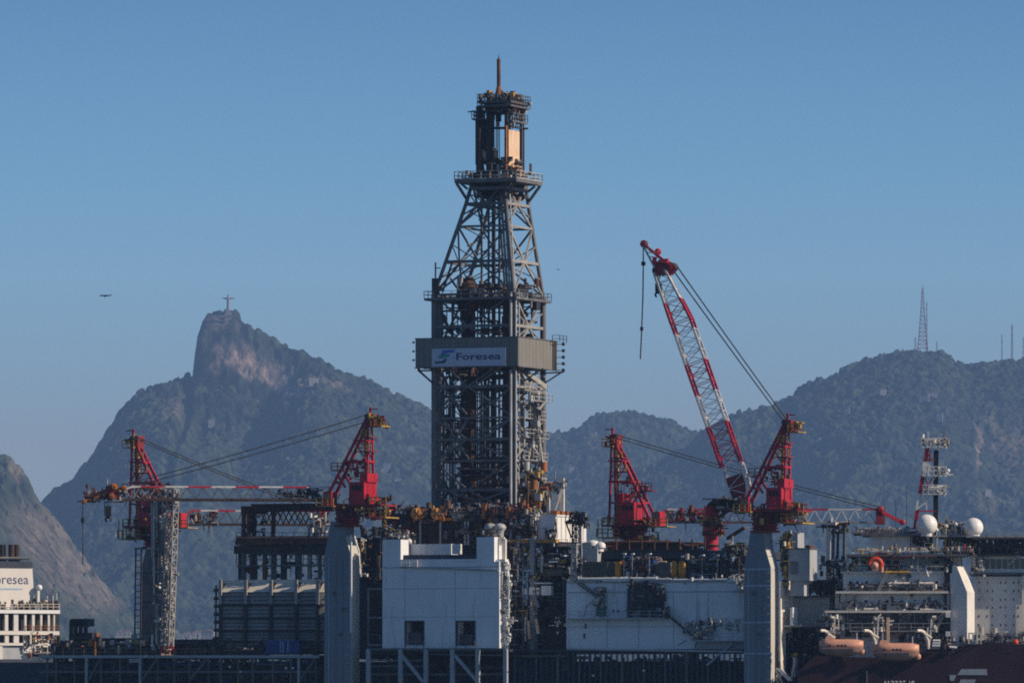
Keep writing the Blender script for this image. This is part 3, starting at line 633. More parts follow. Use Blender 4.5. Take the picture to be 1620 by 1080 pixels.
# ================================================================ CRANES
def crane(label, cx, dy, k, sg, group='pedestal cranes on the drilling rig', body='crane_red', skirt=True):
    q = lambda x, y, kk=0: (cx+sg*(x-1205), y+dy, k+kk)
    xr = lambda a, b: sorted((q(a, 0)[0], q(b, 0)[0]))
    t = thing('pedestal_crane', label, 'crane', *q(1215, 838, 2.5), group=group)
    # slewing skirt
    c = CUR.P(*q(1210, 842, 1.9)); z1 = CUR.P(*q(1210, 808, 1.9)).z
    b = MB(); H = z1-c.z; b.lathe(c, [(1.2, 0), (2.4, 0), (2.4, .3), (1.85, .35), (1.8, H*.3), (2.05, H*.32), (2.05, H*.42), (1.8, H*.45), (1.95, H*.8), (2.4, H), (.5, H)], n=18); b.build('slewing_base', 'crane_red_dull', t)
    for f in (.18, .58, .72): b = MB(); b.lathe(c+Vector((0, 0, H*f)), [(1.9, 0), (2.2, .05), (2.2, .2), (1.9, .26)], n=18); b.build('ring_beam', 'crane_red_dull', t)
    # deck
    x0, x1 = xr(1187, 1262); b = MB(); b.pbox(x0, x1, 806+dy, 809+dy, k-1.6, 6.6); b.build('crane_deck', 'crane_red_dull', t)
    b = MB(); x0, x1 = xr(1236, 1270); b.pbox(x0, x1, 826+dy, 828+dy, k-1.2, 5.5); b.build('walkway', 'rail_yellow', t)
    # house
    x0, x1 = xr(1212, 1236); pb(t, 'machine_house', x0, x1, 771+dy, 806+dy, k-1.2, 5.0, body)
    x0, x1 = xr(1229, 1241); pb(t, 'winch_house', x0, x1, 757+dy, 771+dy, k-.6, 4.2, body)
    b = MB(); x0, x1 = xr(1214, 1233)
    for i in range(3): b.pbox(x0+2+i*6, x0+6+i*6, 776+dy, 784+dy, k-1.27, .1)
    b.build('louvre', 'opening', t)
    x0, x1 = xr(1236, 1244); pb(t, 'counterweight', x0, x1, 790+dy, 826+dy, k-.6, 3.2, body)
    # A-frame
    for s_ in (-1.5, 1.5):
        dv = Vector((0, s_, 0)); P_ = lambda x, y: CUR.P(*q(x, y, 1.6))+dv*(.45 if y < 680 else 1)
        bar(t, 'front_leg', P_(1243, 670), P_(1181, 800), .42, body); bar(t, 'rear_leg', P_(1245, 676), P_(1246, 806), .32, body)
        for a_, b_, wd in (((1210, 739), (1246, 739), .4), ((1226, 706), (1246, 706), .25), ((1200, 760), (1212, 780), .3), ((1226, 706), (1246, 739), .18)): bar(t, 'strut', P_(*a_), P_(*b_), wd, body)
    for x, y, wd in ((1226, 706, .3), (1210, 739, .35), (1194, 772, .35), (1246, 706, .25), (1246, 739, .3), (1246, 772, .3)):
        c = CUR.P(*q(x, y, 1.6)); bar(t, 'cross_beam', c-Vector((0, 1.5, 0)), c+Vector((0, 1.5, 0)), wd, body)
    ya = dy
    b = MB(); x0, x1 = xr(1239, 1251); b.pbox(x0, x1, 664+ya, 684+ya, k+.4, 2.6); b.build('apex_box', 'crane_red_dull', t)
    for i in range(3):
        b = MB(); b.lathe(CUR.P(*q(1242, 668, .6+i*.9)), [(.15, -.12), (.55, -.15), (.48, 0), (.55, .15), (.15, .12)], axis=Vector((0, 1, 0)), n=14); b.build('sheave', 'steel_dark', t)
    x0, x1 = xr(1246, 1263); pb(t, 'apex_platform', x0, x1, 682+ya, 683.5+ya, k-.4, 3.6, 'rail_yellow')
    prail(t, [(x0, 682+ya, k-.4), (x1, 682+ya, k-.4), (x1, 682+ya, k+3.2), (x0, 682+ya, k+3.2)], mat='rail_yellow', r=.09, step=1.0)
    sb(t, 'antenna', q(1246, 664, 1), q(1246, 653, 1), .3, body); sb(t, 'antenna', q(1244, 656, 1), q(1258, 656, 1), .16, 'crane_red_dull')
    # platforms up the A-frame
    for x0_, x1_, y in ((1225, 1247, 722), (1231, 1247, 700), (1184, 1204, 752)):
        x0, x1 = xr(x0_, x1_); pb(t, 'ladder_platform', x0, x1, y+dy, y+1.6+dy, k+.2, 2.6, 'crane_red_dull')
        prail(t, [(x0, y+dy, k+.2), (x1, y+dy, k+.2)], mat='rail_yellow' if y < 750 else 'crane_red_dull', r=.09, step=.9)
    sb(t, 'ladder', q(1238, 806, 1.6), q(1238, 690, 1.6), .34, 'rail_yellow')
    # cab
    x0, x1 = xr(1171, 1184); cab = pb(t, 'operator_cab', x0, x1, 786+dy, 809+dy, k-2.2, 2.4, body)
    for a, b_ in ((.12, .45), (.55, .88)): pb(cab if False else t, 'cab_window', x0+(x1-x0)*a, x0+(x1-x0)*b_, 789+dy, 798+dy, k-2.25, .12, 'glass')
    x0, x1 = xr(1160, 1187); b = MB(); b.pbox(x0, x1, 808.6+dy, 810+dy, k-2.8, 4); b.build('walkway', 'rail_yellow', t)
    prail(t, [(x0, 808+dy, k-2.8), (x1, 808+dy, k-2.8)], mat='rail_yellow', step=.9, r=.1)
    x0, x1 = xr(1236, 1271); prail(t, [(x0, 826+dy, k-1.2), (x1, 826+dy, k-1.2), (x1, 826+dy, k+4.2)], mat='rail_yellow', h=1.3, step=.9, r=.11)
    prail(t, [(x0+8, 808+dy, k-1.2), (x1-1, 808+dy, k-1.2), (x1-1, 808+dy, k+4)], mat='rail_yellow', h=1.3, step=.9, r=.11)
    for x in (1253, 1262, 1269): sb(t, 'stanchion', q(x, 828, -1.1), q(x, 798, -1.1), .14, 'rail_yellow')
    x0, x1 = xr(1190, 1262); clutter(t, x0, x1, 796+dy, 830+dy, k-1.7, 5, 70, ['crane_red_dull', 'crane_red', 'steel_dark', 'rail_yellow', 'rust'], cx, smax=.7)
    x0, x1 = xr(1195, 1246); clutter(t, x0+8, x1-8, 736+dy, 768+dy, k, 3, 36, ['crane_red_dull', 'olive', 'steel_dark', 'crane_red'], cx+1, smax=.7)
    x0, x1 = xr(1240, 1262); clutter(t, x0, x1, 668+dy, 684+dy, k, 3, 26, ['crane_red_dull', 'rail_yellow', 'steel_dark', 'rust'], cx+2, smax=.6)
    return t
def boomsecs(pts, k, up, wv):
    """pts: (x, y, height) along the lower chord; up = image side on which the upper chord lies"""
    S = []
    for i, (x, y, h) in enumerate(pts):
        p = CUR.P(x, y, k); a = CUR.P(*pts[max(i-1, 0)][:2], k); c = CUR.P(*pts[min(i+1, len(pts)-1)][:2], k); d = (c-a).normalized()
        nrm = Vector((-d.z, 0, d.x))*(1 if -d.z*up[0]+d.x*up[1] > 0 else -1)
        S.append([p-Vector((0, wv/2, 0)), p+Vector((0, wv/2, 0)), p+nrm*h+Vector((0, wv/2, 0)), p+nrm*h-Vector((0, wv/2, 0))])
    return S
def interp(a, b, n, h=lambda t: 2): return [(a[0]+(b[0]-a[0])*i/n, a[1]+(b[1]-a[1])*i/n, h(i/n)) for i in range(n+1)]
def rope(parent, a, b, sag, r, mat='rope', n=8, name='cable', dv=0):
    mb = MB(); p, q = CUR.P(*a)+Vector((0, dv, 0)), CUR.P(*b)+Vector((0, dv, 0)); pts = [p.lerp(q, i/n)-Vector((0, 0, sag*4*(i/n)*(1-i/n))) for i in range(n+1)]
    mb.path(pts, r, n=5); return mb.build(name, mat, parent)
def hookblock(parent, x, y0, y1, k, wpx=4.5):
    b = MB(); b.pbox(x-wpx, x+wpx, y0, y0+(y1-y0)*.62, k-.5, 1.0); b.pbox(x-wpx*.6, x+wpx*.6, y0+(y1-y0)*.62, y0+(y1-y0)*.72, k-.35, .7)
    c = CUR.P(x, y0+(y1-y0)*.86, k); b.lathe(c, [(.28, -.16), (.55, -.16), (.55, .16), (.28, .16)], axis=Vector((0, 1, 0)), n=12, a0=-60, a1=210); b.tube(CUR.P(x, y0+(y1-y0)*.7, k), CUR.P(x, y0+(y1-y0)*.8, k), .2)
    return b.build('hook_block', 'black', parent)

# right front crane, boom raised
KF = -5.0
c1 = crane('red pedestal crane with its long red and white boom raised high', 1205, 0, KF, 1)
CUR = swing(1180, KF+1.6, 11); KS = KF; KF = -1.6
pts = interp((1160, 790), (1036, 432), 22, lambda t: 3.1-1.35*max(0, (t-.78)/.22) if t > .04 else 2.6)
S = boomsecs(pts, KF+1.6, (1, .2), 3.2)
for s_, t_ in zip(S, [i/22 for i in range(23)]):
    if t_ > .78:
        for v in s_: v.y = (KF+1.6)+(v.y-KF-1.6)*(1-.5*(t_-.78)/.22)
matb = lambda i: 'boom_red' if i in (3, 4, 5, 6, 10, 11, 12, 16, 17, 18) else 'boom_white'
lattice(c1, S, .34, matb, .11)
for i in range(0, 4):
    b = MB(); b.loft([[S[i][0], S[i][3], S[i][3]+Vector((0, .1, 0)), S[i][0]+Vector((0, .1, 0))], [S[i+1][0], S[i+1][3], S[i+1][3]+Vector((0, .1, 0)), S[i+1][0]+Vector((0, .1, 0))]])
    if i < 2: b.build('boom_plate', 'crane_red_dull', c1)
rail(c1, [S[i][0] for i in range(2, 22)], mat='steel_light', h=.5, step=1.2, r=.05, name='boom_walkway')
# head and jib
b = MB(); hd = [CUR.P(x, y, KF+.7) for x, y in ((1036, 436), (1062, 434), (1070, 424), (1064, 416), (1052, 410), (1034, 415))]
b.loft([[p for p in hd], [p+Vector((0, 1.8, 0)) for p in hd]]); b.build('boom_head', 'crane_red_dull', c1)
for s_ in (.6, 2.4):
    sb(c1, 'jib_beam', (1062, 422, KF+s_), (1018, 386, KF+s_*.3+1), .42, 'boom_red'); sb(c1, 'jib_beam', (1036, 424, KF+s_), (1017, 388, KF+s_*.3+1), .22, 'steel_light')
    for f in (.2, .4, .6, .8): sb(c1, 'brace', (1062-44*f, 422-36*f, KF+s_), (1036-19*(f+.1), 424-36*(f+.1), KF+s_), .14, 'boom_red' if f < .5 else 'steel_light')
for x, y, r in ((1065, 423, .75), (1041, 398, .5), (1040, 428, .8), (1019, 386, .6), (1050, 424, .6)):
    b = MB(); b.lathe(CUR.P(x, y, KF+1.5), [(.12, -.3), (r, -.35), (r*.85, 0), (r, .35), (.12, .3)], axis=Vector((0, 1, 0)), n=14); b.build('sheave', 'steel_dark' if r != .5 else 'boom_red', c1)
pb(c1, 'tip_plate', 1015, 1021, 380, 389, KF+1.1, .8, 'boom_red')
clutter(c1, 1034, 1056, 414, 436, KF+.4, 2.2, 40, ['steel_dark', 'crane_red_dull', 'steel_light', 'boom_red'], 31, smax=.7)
hookblock(c1, 1041, 448, 469, KF+1.5, 4.6)
for dx in (-2, 2): sb(c1, 'hoist_line', (1041+dx, 448, KF+1.5), (1041+dx*1.2, 430, KF+1.5), .1, 'rope')
b = MB(); pts = [CUR.P(x, y, KF+1.5) for x, y in ((1017.5, 390), (1017.7, 417), (1017, 470), (1015.2, 520), (1013, 568))]; b.path(pts, .11, n=5); b.build('whip_line', 'rope', c1)
b = MB(); b.tube(CUR.P(1018, 414, KF+1.5), CUR.P(1017.7, 420, KF+1.5), .35, n=8); b.tube(CUR.P(1015.4, 517, KF+1.5), CUR.P(1015, 523, KF+1.5), .26, n=8); b.build('headache_ball', 'black', c1)
for dx in (-4.6, -3.6, 3.6, 4.6):
    rope(c1, (1243+dx*.8, 666, KF+1.6), (1067+dx, 423-dx*.4, KF+1.6), .1, .06, 'rope')
sb(c1, 'hoist_line', (1238, 760, KF+1.5), (1160, 720, KF+1.5), .08, 'rope')

CUR = RIG; KF = KS
# left front crane, boom lowered to the left
c2 = crane('red pedestal crane on the left column with a long boom lowered far to the left', 545, -9, KF, 1)
CUR = swing(522, KF+1.6, -8); KF = -1.6
pts = interp((522, 791), (196, 790), 26, lambda t: 2.05 if t < .97 else 1.6)
S = boomsecs(pts, KF+1.6, (0, 1), 2.3)
def matb(i): return 'boom_red' if (i//3) % 2 else 'boom_white'
for i in range(26):
    for j in (2, 3): bar(c2, 'chord', S[i][j], S[i+1][j], .25, matb(i))
    for j in (0, 1): bar(c2, 'chord', S[i][j], S[i+1][j], .42, 'brown_dark')
    for a, b_ in ((0, 3), (1, 2)):
        bar(c2, 'brace', S[i][a] if i % 2 else S[i][b_], S[i+1][b_] if i % 2 else S[i+1][a], .09, 'steel_mid' if i < 22 else 'steel_light')
    bar(c2, 'cross_brace', S[i][2], S[i+1][3], .1, 'steel_mid')
rail(c2, [S[0][0], S[12][0]], mat='steel_mid', h=.8, step=2.5, r=.04, name='boom_walkway')
for s_ in (.4, 2.8):
    sb(c2, 'jib_beam', (196, 770, KF+s_), (131, 793, KF+1+s_*.3), .5, 'rust_orange'); sb(c2, 'jib_beam', (180, 770, KF+s_), (135, 788, KF+1+s_*.3), .35, 'crane_red_dull'); sb(c2, 'jib_beam', (200, 790, KF+s_), (165, 795, KF+1), .2, 'steel_light')
b = MB(); b.pbox(172, 186, 766, 788, KF+.3, 2.6); b.build('boom_head', 'crane_red_dull', c2)
for x, y, r in ((180, 770, .6), (176, 785, .5), (133, 793, .4), (196, 772, .45)):
    b = MB(); b.lathe(CUR.P(x, y, KF+.2), [(.12, -.3), (r, -.35), (r*.85, 0), (r, .35), (.12, .3)], axis=Vector((0, 1, 0)), n=14); b.build('sheave', 'rust_orange', c2)
clutter(c2, 130, 198, 771, 794, KF+.6, 2, 70, ['rust_orange', 'crane_red_dull', 'steel_dark', 'rust', 'steel_light'], 33, smax=.55)
clutter(c2, 200, 262, 772, 791, KF+.8, 2, 60, ['steel_light', 'steel_mid', 'rust'], 34, smax=.4, pipes=.2)
clutter(c2, 440, 510, 774, 790, KF+.8, 2, 40, ['steel_dark', 'crane_red_dull', 'steel_mid'], 35, smax=.9)
hookblock(c2, 171, 800, 825, KF+1, 5)
for dx in (-1.5, 1.5): sb(c2, 'hoist_line', (171+dx, 802, KF+1), (174+dx, 786, KF+1), .1, 'rope')
b = MB(); b.path([CUR.P(x, y, KF+1) for x, y in ((131, 794), (131, 822), (131, 860), (131, 892))], .1, n=5); b.build('whip_line', 'rope', c2)
b = MB(); b.tube(CUR.P(131, 818, KF+1), CUR.P(131, 826, KF+1), .3, n=8); b.build('headache_ball', 'black', c2)
for dv in (-.4, .4):
    for o_ in (0, 1): rope(c2, (582, 655+o_*11, KF+1.6), (192, 767+o_*6, KF+1.6), .3, .085, 'rope', dv=dv)

CUR = RIG; KF = KS
# left rear crane
KB = 36.0
c3 = crane('dark red crane at far left, its boom lowered rightwards behind the lattice mast', 252, 25, KB, -1)
CUR = swing(276, KB+1.6, -6); KB2 = KB; KB = -1.6
pts = interp((276, 829), (522, 830), 18, lambda t: 2.3 if t > .1 else 1.4)
S = boomsecs(pts, KB+1.6, (0, 1), 2.2)
for i in range(18):
    for j in (2, 3): bar(c3, 'chord', S[i][j], S[i+1][j], .24, 'boom_white' if i in (3, 4, 7, 8, 12, 13) else 'boom_red')
    for j in (0, 1): bar(c3, 'chord', S[i][j], S[i+1][j], .36, 'brown_dark')
    for a, b_ in ((0, 3), (1, 2)): bar(c3, 'brace', S[i][a] if i % 2 else S[i][b_], S[i+1][b_] if i % 2 else S[i+1][a], .14, 'steel_mid')
clutter(c3, 302, 345, 812, 830, KB, 2, 60, ['crane_red_dull', 'steel_mid', 'rust', 'steel_light'], 36, smax=.8)
b = MB(); b.pbox(506, 518, 810, 834, KB+.4, 2.4); b.build('boom_head', 'crane_red_dull', c3)
for dx in (-2, 2): rope(c3, (213, 691+dx, KB+1.6), (512, 810+dx, KB+1.6), .3, .085, 'rope')
CUR = RIG; KB = KB2
# right rear crane
c4 = crane('red crane whose long boom rests pointing right behind the raised boom', 1010, 23, KB, -1)
CUR = swing(1034, KB+1.6, 2); KB = -1.6
pts = interp((1034, 826), (1395, 826), 34, lambda t: 2.1 if t > .05 else 1.4)
S = boomsecs(pts, KB+1.6, (0, 1), 2.2)
for i in range(34):
    for j in (2, 3): bar(c4, 'chord', S[i][j], S[i+1][j], .22, 'boom_white' if i in (2, 3, 4, 11, 12, 26, 27, 28, 29, 30) else 'boom_red')
    for j in (0, 1): bar(c4, 'chord', S[i][j], S[i+1][j], .26, 'steel_light' if i > 21 else 'rust')
    for a, b_ in ((0, 3), (1, 2)): bar(c4, 'brace', S[i][a] if i % 2 else S[i][b_], S[i+1][b_] if i % 2 else S[i+1][a], .14, 'boom_white' if i > 20 else 'rust')
b = MB(); b.loft([[S[0][0], S[0][3], S[0][3]+Vector((0, .1, 0)), S[0][0]+Vector((0, .1, 0))], [S[3][0], S[3][3], S[3][3]+Vector((0, .1, 0)), S[3][0]+Vector((0, .1, 0))]]); b.build('boom_plate', 'steel_light', c4)
clutter(c4, 1062, 1125, 808, 824, KB, 2, 60, ['rust_orange', 'crane_red_dull', 'steel_light', 'rust'], 37, smax=.8)
for s_ in (.4, 2.8): sb(c4, 'jib_beam', (1393, 808, KB+s_), (1430, 828, KB+1+s_*.3), .55, 'crane_red')
b = MB(); b.pbox(1386, 1400, 803, 829, KB+.3, 2.6); b.build('boom_head', 'crane_red_dull', c4)
for x, y, r in ((1393, 806, .6), (1428, 826, .45)):
    b = MB(); b.lathe(CUR.P(x, y, KB+.1), [(.12, -.3), (r, -.35), (r*.85, 0), (r, .35), (.12, .3)], axis=Vector((0, 1, 0)), n=14); b.build('sheave', 'crane_red', c4)
for dx in (-2.5, 2.5): rope(c4, (972, 689+dx, KB+1.6), (1392, 804+dx, KB+1.6), .3, .085, 'rope')

CUR = RIG; KB = KB2

# ================================================================ DRILLING RIG: HULL AND DECKS
CUR = RIG
hull = thing('rig_hull', 'dark blue hull side of the drilling rig under its deck trusses', 'ship', 600, 1090, 3)
b = MB(); p, q = CUR.P(-60, 1040, 3), CUR.P(1330, 1040, 3); b.box(p.x, q.x, 3.0, 44, -2, CUR.P(600, 1046, 3).z); b.build('hull_side', 'hull_blue', hull)
b = MB(); p, q = CUR.P(62, 1035, -.5), CUR.P(578, 1035, -.5); b.box(p.x, q.x, -.5, 44, CUR.P(300, 1040, 0).z, CUR.P(300, 1036, 0).z); b.build('deck_plate', 'steel_dark', hull)
b = MB(); p, q = CUR.P(578, 1030, -.2), CUR.P(1240, 1030, -.2); b.box(p.x, q.x, -.2, 44, CUR.P(800, 1031, 0).z, CUR.P(800, 1027, 0).z); b.build('deck_plate', 'hull_blue', hull)
sb(hull, 'edge_beam', (62, 1038, -.8), (506, 1038, -.8), .45, 'wall_grey'); sb(hull, 'edge_beam', (62, 1062, -.6), (506, 1062, -.6), .35, 'steel_mid')
for x in (75, 89, 118, 137, 160, 190, 222, 250, 276, 300, 330, 350, 377, 400, 432, 460, 473, 500): sb(hull, 'post', (x, 1098, -.7), (x, 1038, -.7), .42 if x in (473, 137, 222, 350) else .25, 'wall_grey' if x in (473, 137, 222) else 'steel_mid')
for x0, x1 in ((475, 500), (225, 250), (140, 160), (300, 330)): sb(hull, 'brace', (x0, 1075, -.8), (x1, 1040, -.8), .35, 'steel_mid')
for x in (583, 634, 674, 716, 756, 800): sb(hull, 'post', (x, 1100, -4.7), (x, 1026, -4.7), .62, 'wall_grey')
pb(hull, 'deck_plate', 580, 806, 1026.5, 1030.5, -4.4, 4.15, 'hull_blue')
for x0, x1 in ((636, 670), (720, 756)): sb(hull, 'brace', (x0, 1036, -4.6), (x1, 1078, -4.6), .5, 'wall_grey')
for y in (1044, 1053, 1066): sb(hull, 'edge_beam', (583, y, -4.3), (676 if y != 1066 else 800, y, -4.3), .22, 'steel_mid')
sb(hull, 'edge_beam', (583, 1026, -4.8), (800, 1026, -4.8), .3, 'steel_mid'); sb(hull, 'edge_beam', (676, 1034, -4.3), (800, 1036, -4.3), .2, 'steel_mid')
for i in range(44): x = 806+i*8.5; sb(hull, 'stiffener', (x, 1105, -.4), (x, 1037 if x < 895 else 1028, -.4), .2 if i % 3 else .34, 'steel_mid' if i % 4 == 1 else 'hull_blue')
sb(hull, 'edge_beam', (800, 1037, -.9), (897, 1037, -.9), .35, 'olive'); sb(hull, 'edge_beam', (897, 1026, -.9), (1176, 1030, -.9), .3, 'wall_grey')
prail(hull, [(66, 1036, -.5), (200, 1036, -.5), (340, 1036, -.5)], mat='steel_mid', step=1.8)
for i, (x0, x1, y0, y1) in enumerate(((66, 220, 1036, 1080), (220, 360, 1042, 1080), (360, 506, 1042, 1080), (586, 800, 1030, 1082), (800, 1176, 1040, 1082))):
    clutter(hull, x0, x1, y0, y1, .2, 2.4, 130, ['steel_dark', 'steel_mid', 'hull_blue', 'steel_dark', 'black', 'blue', 'steel_mid'], 50+i)
for x, y in ((363, 1054), (380, 1062), (452, 1056), (463, 1056), (230, 1037), (1038-20, 1060), (938, 1068)): pb(hull, 'floodlight', x-1.3, x+1.3, y-1.3, y+1.3, -1.4, .4, 'white_clean')

# gear standing on the left deck
t = thing('deck_winch_house', 'dark boxy winch frame on the left end of the deck', 'winch', 126, 1036, 4)
for x in (112, 119, 127, 135): sb(t, 'post', (x, 1036, 4), (x+1, 980, 4), .5, 'black')
b = MB(); b.pbox(112, 139, 978, 990, 4, 2.5); b.build('top_box', 'steel_dark', t); b = MB(); b.pbox(116, 138, 1000, 1034, 5, 2); b.build('drum_cover', 'black', t)
for y in (990, 1008): sb(t, 'cross_beam', (112, y, 3.8), (140, y, 3.8), .35, 'steel_dark')
for i, (nm, lab, cat, x0, x1, y0, y1, k, d, m) in enumerate((
        ('deck_box', 'low dark deck box beside the white ship at far left', 'deck box', 80, 108, 1018, 1036, 3, 3, 'steel_dark'),
        ('deck_box', 'long low dark shed right of the black winch frame', 'deck box', 152, 208, 1010, 1036, 8, 5, 'hull_blue'),
        ('deck_box', 'small dark box between the lattice mast and the louvred wall', 'deck box', 280, 300, 1016, 1036, 4, 3, 'steel_dark'),
        ('deck_box', 'wide dark shed behind the foot of the lattice mast', 'deck box', 276, 336, 1012, 1036, 14, 6, 'hull_blue'))):
    t = thing(nm, lab, cat, (x0+x1)/2, y1, k); pb(t, 'wall', x0, x1, y0, y1, k, d, m); pb(t, 'roof', x0-.6, x1+.6, y0-1.4, y0, k-.2, d+.4, 'steel_mid')
    pb(t, 'door', x0+(x1-x0)*.3, x0+(x1-x0)*.3+6, y0+5, y1-1, k-.08, .1, 'black')
t = thing('deck_equipment', 'cluster of pipes, valves and pumps along the left deck edge', 'machinery', 170, 1036, .5)
clutter(t, 84, 215, 1014, 1036, .6, 5, 240, ['steel_dark', 'steel_mid', 'black', 'steel_dark', 'rust_orange', 'rail_yellow', 'steel_light', 'hull_blue'], 61, smax=1.1)
clutter(t, 215, 345, 1016, 1036, .6, 5, 170, ['steel_dark', 'steel_mid', 'hull_blue', 'rust', 'steel_dark', 'black'], 62, smax=1.1)
pb(t, 'hose_reel', 221, 229, 1012, 1021, .6, 1.2, 'peach'); sb(t, 'post', (150, 1036, .3), (150, 1014, .3), .35, 'rust_orange'); sb(t, 'post', (188, 1034, .3), (188, 1020, .3), .35, 'peach'); sb(t, 'post', (222, 1050, -.9), (223, 1018, .3), .25, 'rail_yellow')
pb(t, 'valve_cabinet', 141, 147, 1010, 1022, .6, 1, 'rust_orange')

# pedestal of the rear left crane and the lattice mast before it
t = thing('crane_pedestal', 'dark rear crane column standing behind the lattice mast', 'crane column', 238, 1036, KB-2, group=None)
sec = lambda x0, x1, y, k, d: ring(CUR.P(x0, y, k).x, CUR.P(x1, y, k).x, k, k+d, CUR.P((x0+x1)/2, y, k).z)
b = MB(); b.loft([sec(221, 254, 1050, KB-2, 4.5), sec(222, 254, 905, KB-2, 4.5), sec(231, 254, 868, KB-1.2, 3.8), sec(236, 254, 862, KB-1, 3.4)]); b.build('column', 'mast_brown', t)
for y in (905, 950, 1000): b = MB(); b.pbox(221.5, 254.5, y, y+1.5, KB-2.06, .1); b.build('weld_band', 'steel_dark', t)
t = thing('lattice_mast', 'tall pale steel lattice mast standing on the left deck before the crane', 'mast', 262, 1036, -2.5)
def mastsec(y, x0, x1, k, d): a, c = CUR.P(x0, y, k), CUR.P(x1, y, k); return [Vector((a.x, k, a.z)), Vector((c.x, k, a.z)), Vector((c.x, k+d, a.z)), Vector((a.x, k+d, a.z))]
S = [mastsec(1034-i*12.4, 254+i*.5, 266+i*.42, -2.5, 1.9) for i in range(22)]
lattice(t, S, .22, lambda i: 'steel_light' if i > 0 else 'crane_red_dull', .13)
clutter(t, 238, 258, 790, 1032, -2.6, 2.2, 330, ['steel_mid', 'mast_brown', 'steel_light', 'rust', 'mast_brown', 'galv', 'cream'], 63, smax=.7, pipes=.75)
clutter(t, 258, 270, 900, 1030, -2.2, 1.4, 50, ['steel_light', 'galv'], 64, smax=.5, pipes=.9)
clutter(t, 252, 276, 778, 800, -2.6, 2, 50, ['steel_light', 'rust', 'steel_mid', 'crane_red_dull'], 65, smax=.5)
b = MB(); b.ball(CUR.P(252, 929, -2.9), .28, seg=10, rings=6); b.build('lamp', 'white_clean', t)
t = thing('ladder_tower', 'thin dark ladder tower just left of the dark crane column', 'ladder', 216, 1036, 24)
for x in (213, 222): sb(t, 'rail_post', (x, 1030, 24), (x+2, 866, 24), .22, 'steel_dark')
for i in range(16): y = 1022-i*9.7; sb(t, 'rung', (213+i*.12, y, 24), (222+i*.12, y, 24), .14, 'steel_dark')
pb(t, 'platform', 212, 232, 866, 868, 23.6, 2.4, 'steel_dark'); sb(t, 'brace', (236, 845, 26), (224, 846, 26), .2, 'steel_mid')
pb(t, 'platform', 228, 256, 846, 848, 24, 2.4, 'steel_dark')

# louvred machinery wall
t = thing('louvre_module', 'large slatted grey machinery module at left with a pale top row', 'machinery module', 428, 1034, 2)
pb(t, 'core', 346, 511, 936, 1034, 3, 9, 'hull_blue'); pb(t, 'core_top', 346, 511, 921, 936, 4.8, 7, 'hull_blue')
xs = (348, 388, 428, 468, 502, 512); ys = (937, 955, 958, 976, 979, 996, 999, 1013, 1016, 1030)
for x in xs[:5]:
    pb(t, 'post', x-2.2, x+2.2, 918, 1034, 2.0, .9, 'steel_dark'); pb(t, 'post_lit_strip', x-2.4, x+2.4, 917, 955, 1.75, .3, 'steel_light')  # pale upper strip is sunlight painted onto the dark post
for i in range(5):
    a, c = xs[i]+2.6, xs[i+1]-2.6 if i < 4 else xs[i+1]
    p0, p1 = CUR.P(a, 936, 2.2), CUR.P(c, 936, 2.2); zt2 = CUR.P((a+c)/2, 920, 2.2).z
    b = MB(); b.loft([[Vector((p0.x, 2.1, p0.z)), Vector((p1.x, 2.1, p0.z)), Vector((p1.x, 2.3, p0.z)), Vector((p0.x, 2.3, p0.z))], [Vector((p0.x, 4.1, zt2)), Vector((p1.x, 4.1, zt2)), Vector((p1.x, 4.3, zt2)), Vector((p0.x, 4.3, zt2))]]); b.build('hood_panel', 'cream', t)
    for j in range(5):
        y0, y1 = ys[2*j], ys[2*j+1]; h = (y1-y0)/3
        for s_ in range(3):
            b = MB(); yy = y0+s_*h; pA, pB = CUR.P(a, yy+h-.6, 2.3), CUR.P(c, yy+h-.6, 2.3); zt2 = CUR.P((a+c)/2, yy, 2.3).z
            b.loft([[Vector((pA.x, 2.25, pA.z)), Vector((pB.x, 2.25, pA.z)), Vector((pB.x, 2.35, pA.z)), Vector((pA.x, 2.35, pA.z))], [Vector((pA.x, 2.6, zt2)), Vector((pB.x, 2.6, zt2)), Vector((pB.x, 2.7, zt2)), Vector((pA.x, 2.7, zt2))]]); b.build('slat', 'louvre', t)
        if j < 4: pb(t, 'rail_bar', a, c, y1+.5, y1+2.6, 2.1, .5, 'steel_dark')
pb(t, 'top_beam', 346, 512, 916.5, 918.5, 4.0, 3, 'cream')
for i in range(7): pb(t, 'bracket', 338, 347, 931+i*12.5, 936+i*12.5, 3+.2*i, 1.2, 'steel_dark')
sb(t, 'pipe', (341, 1020, 2.6), (342, 925, 2.6), .22, 'steel_dark')
clutter(t, 350, 500, 1016, 1036, 0, 1.6, 70, ['steel_dark', 'steel_mid', 'rust', 'black'], 66, smax=.8)
for x in (386, 392, 398): pb(t, 'lamp', x-1.6, x+1.6, 1024, 1027, -.2, .4, 'peach')
t = thing('shipping_container', 'dark blue ribbed container standing before the slatted grey module', 'container', 447, 1036, -.3)
pb(t, 'body', 421, 473, 1012, 1033, -.2, 2.4, 'blue')
for i in range(13): pb(t, 'rib', 422.5+i*4, 424.3+i*4, 1013.5, 1031.5, -.3, .1, 'pale_blue' if i in (5, 6, 8) else 'blue')

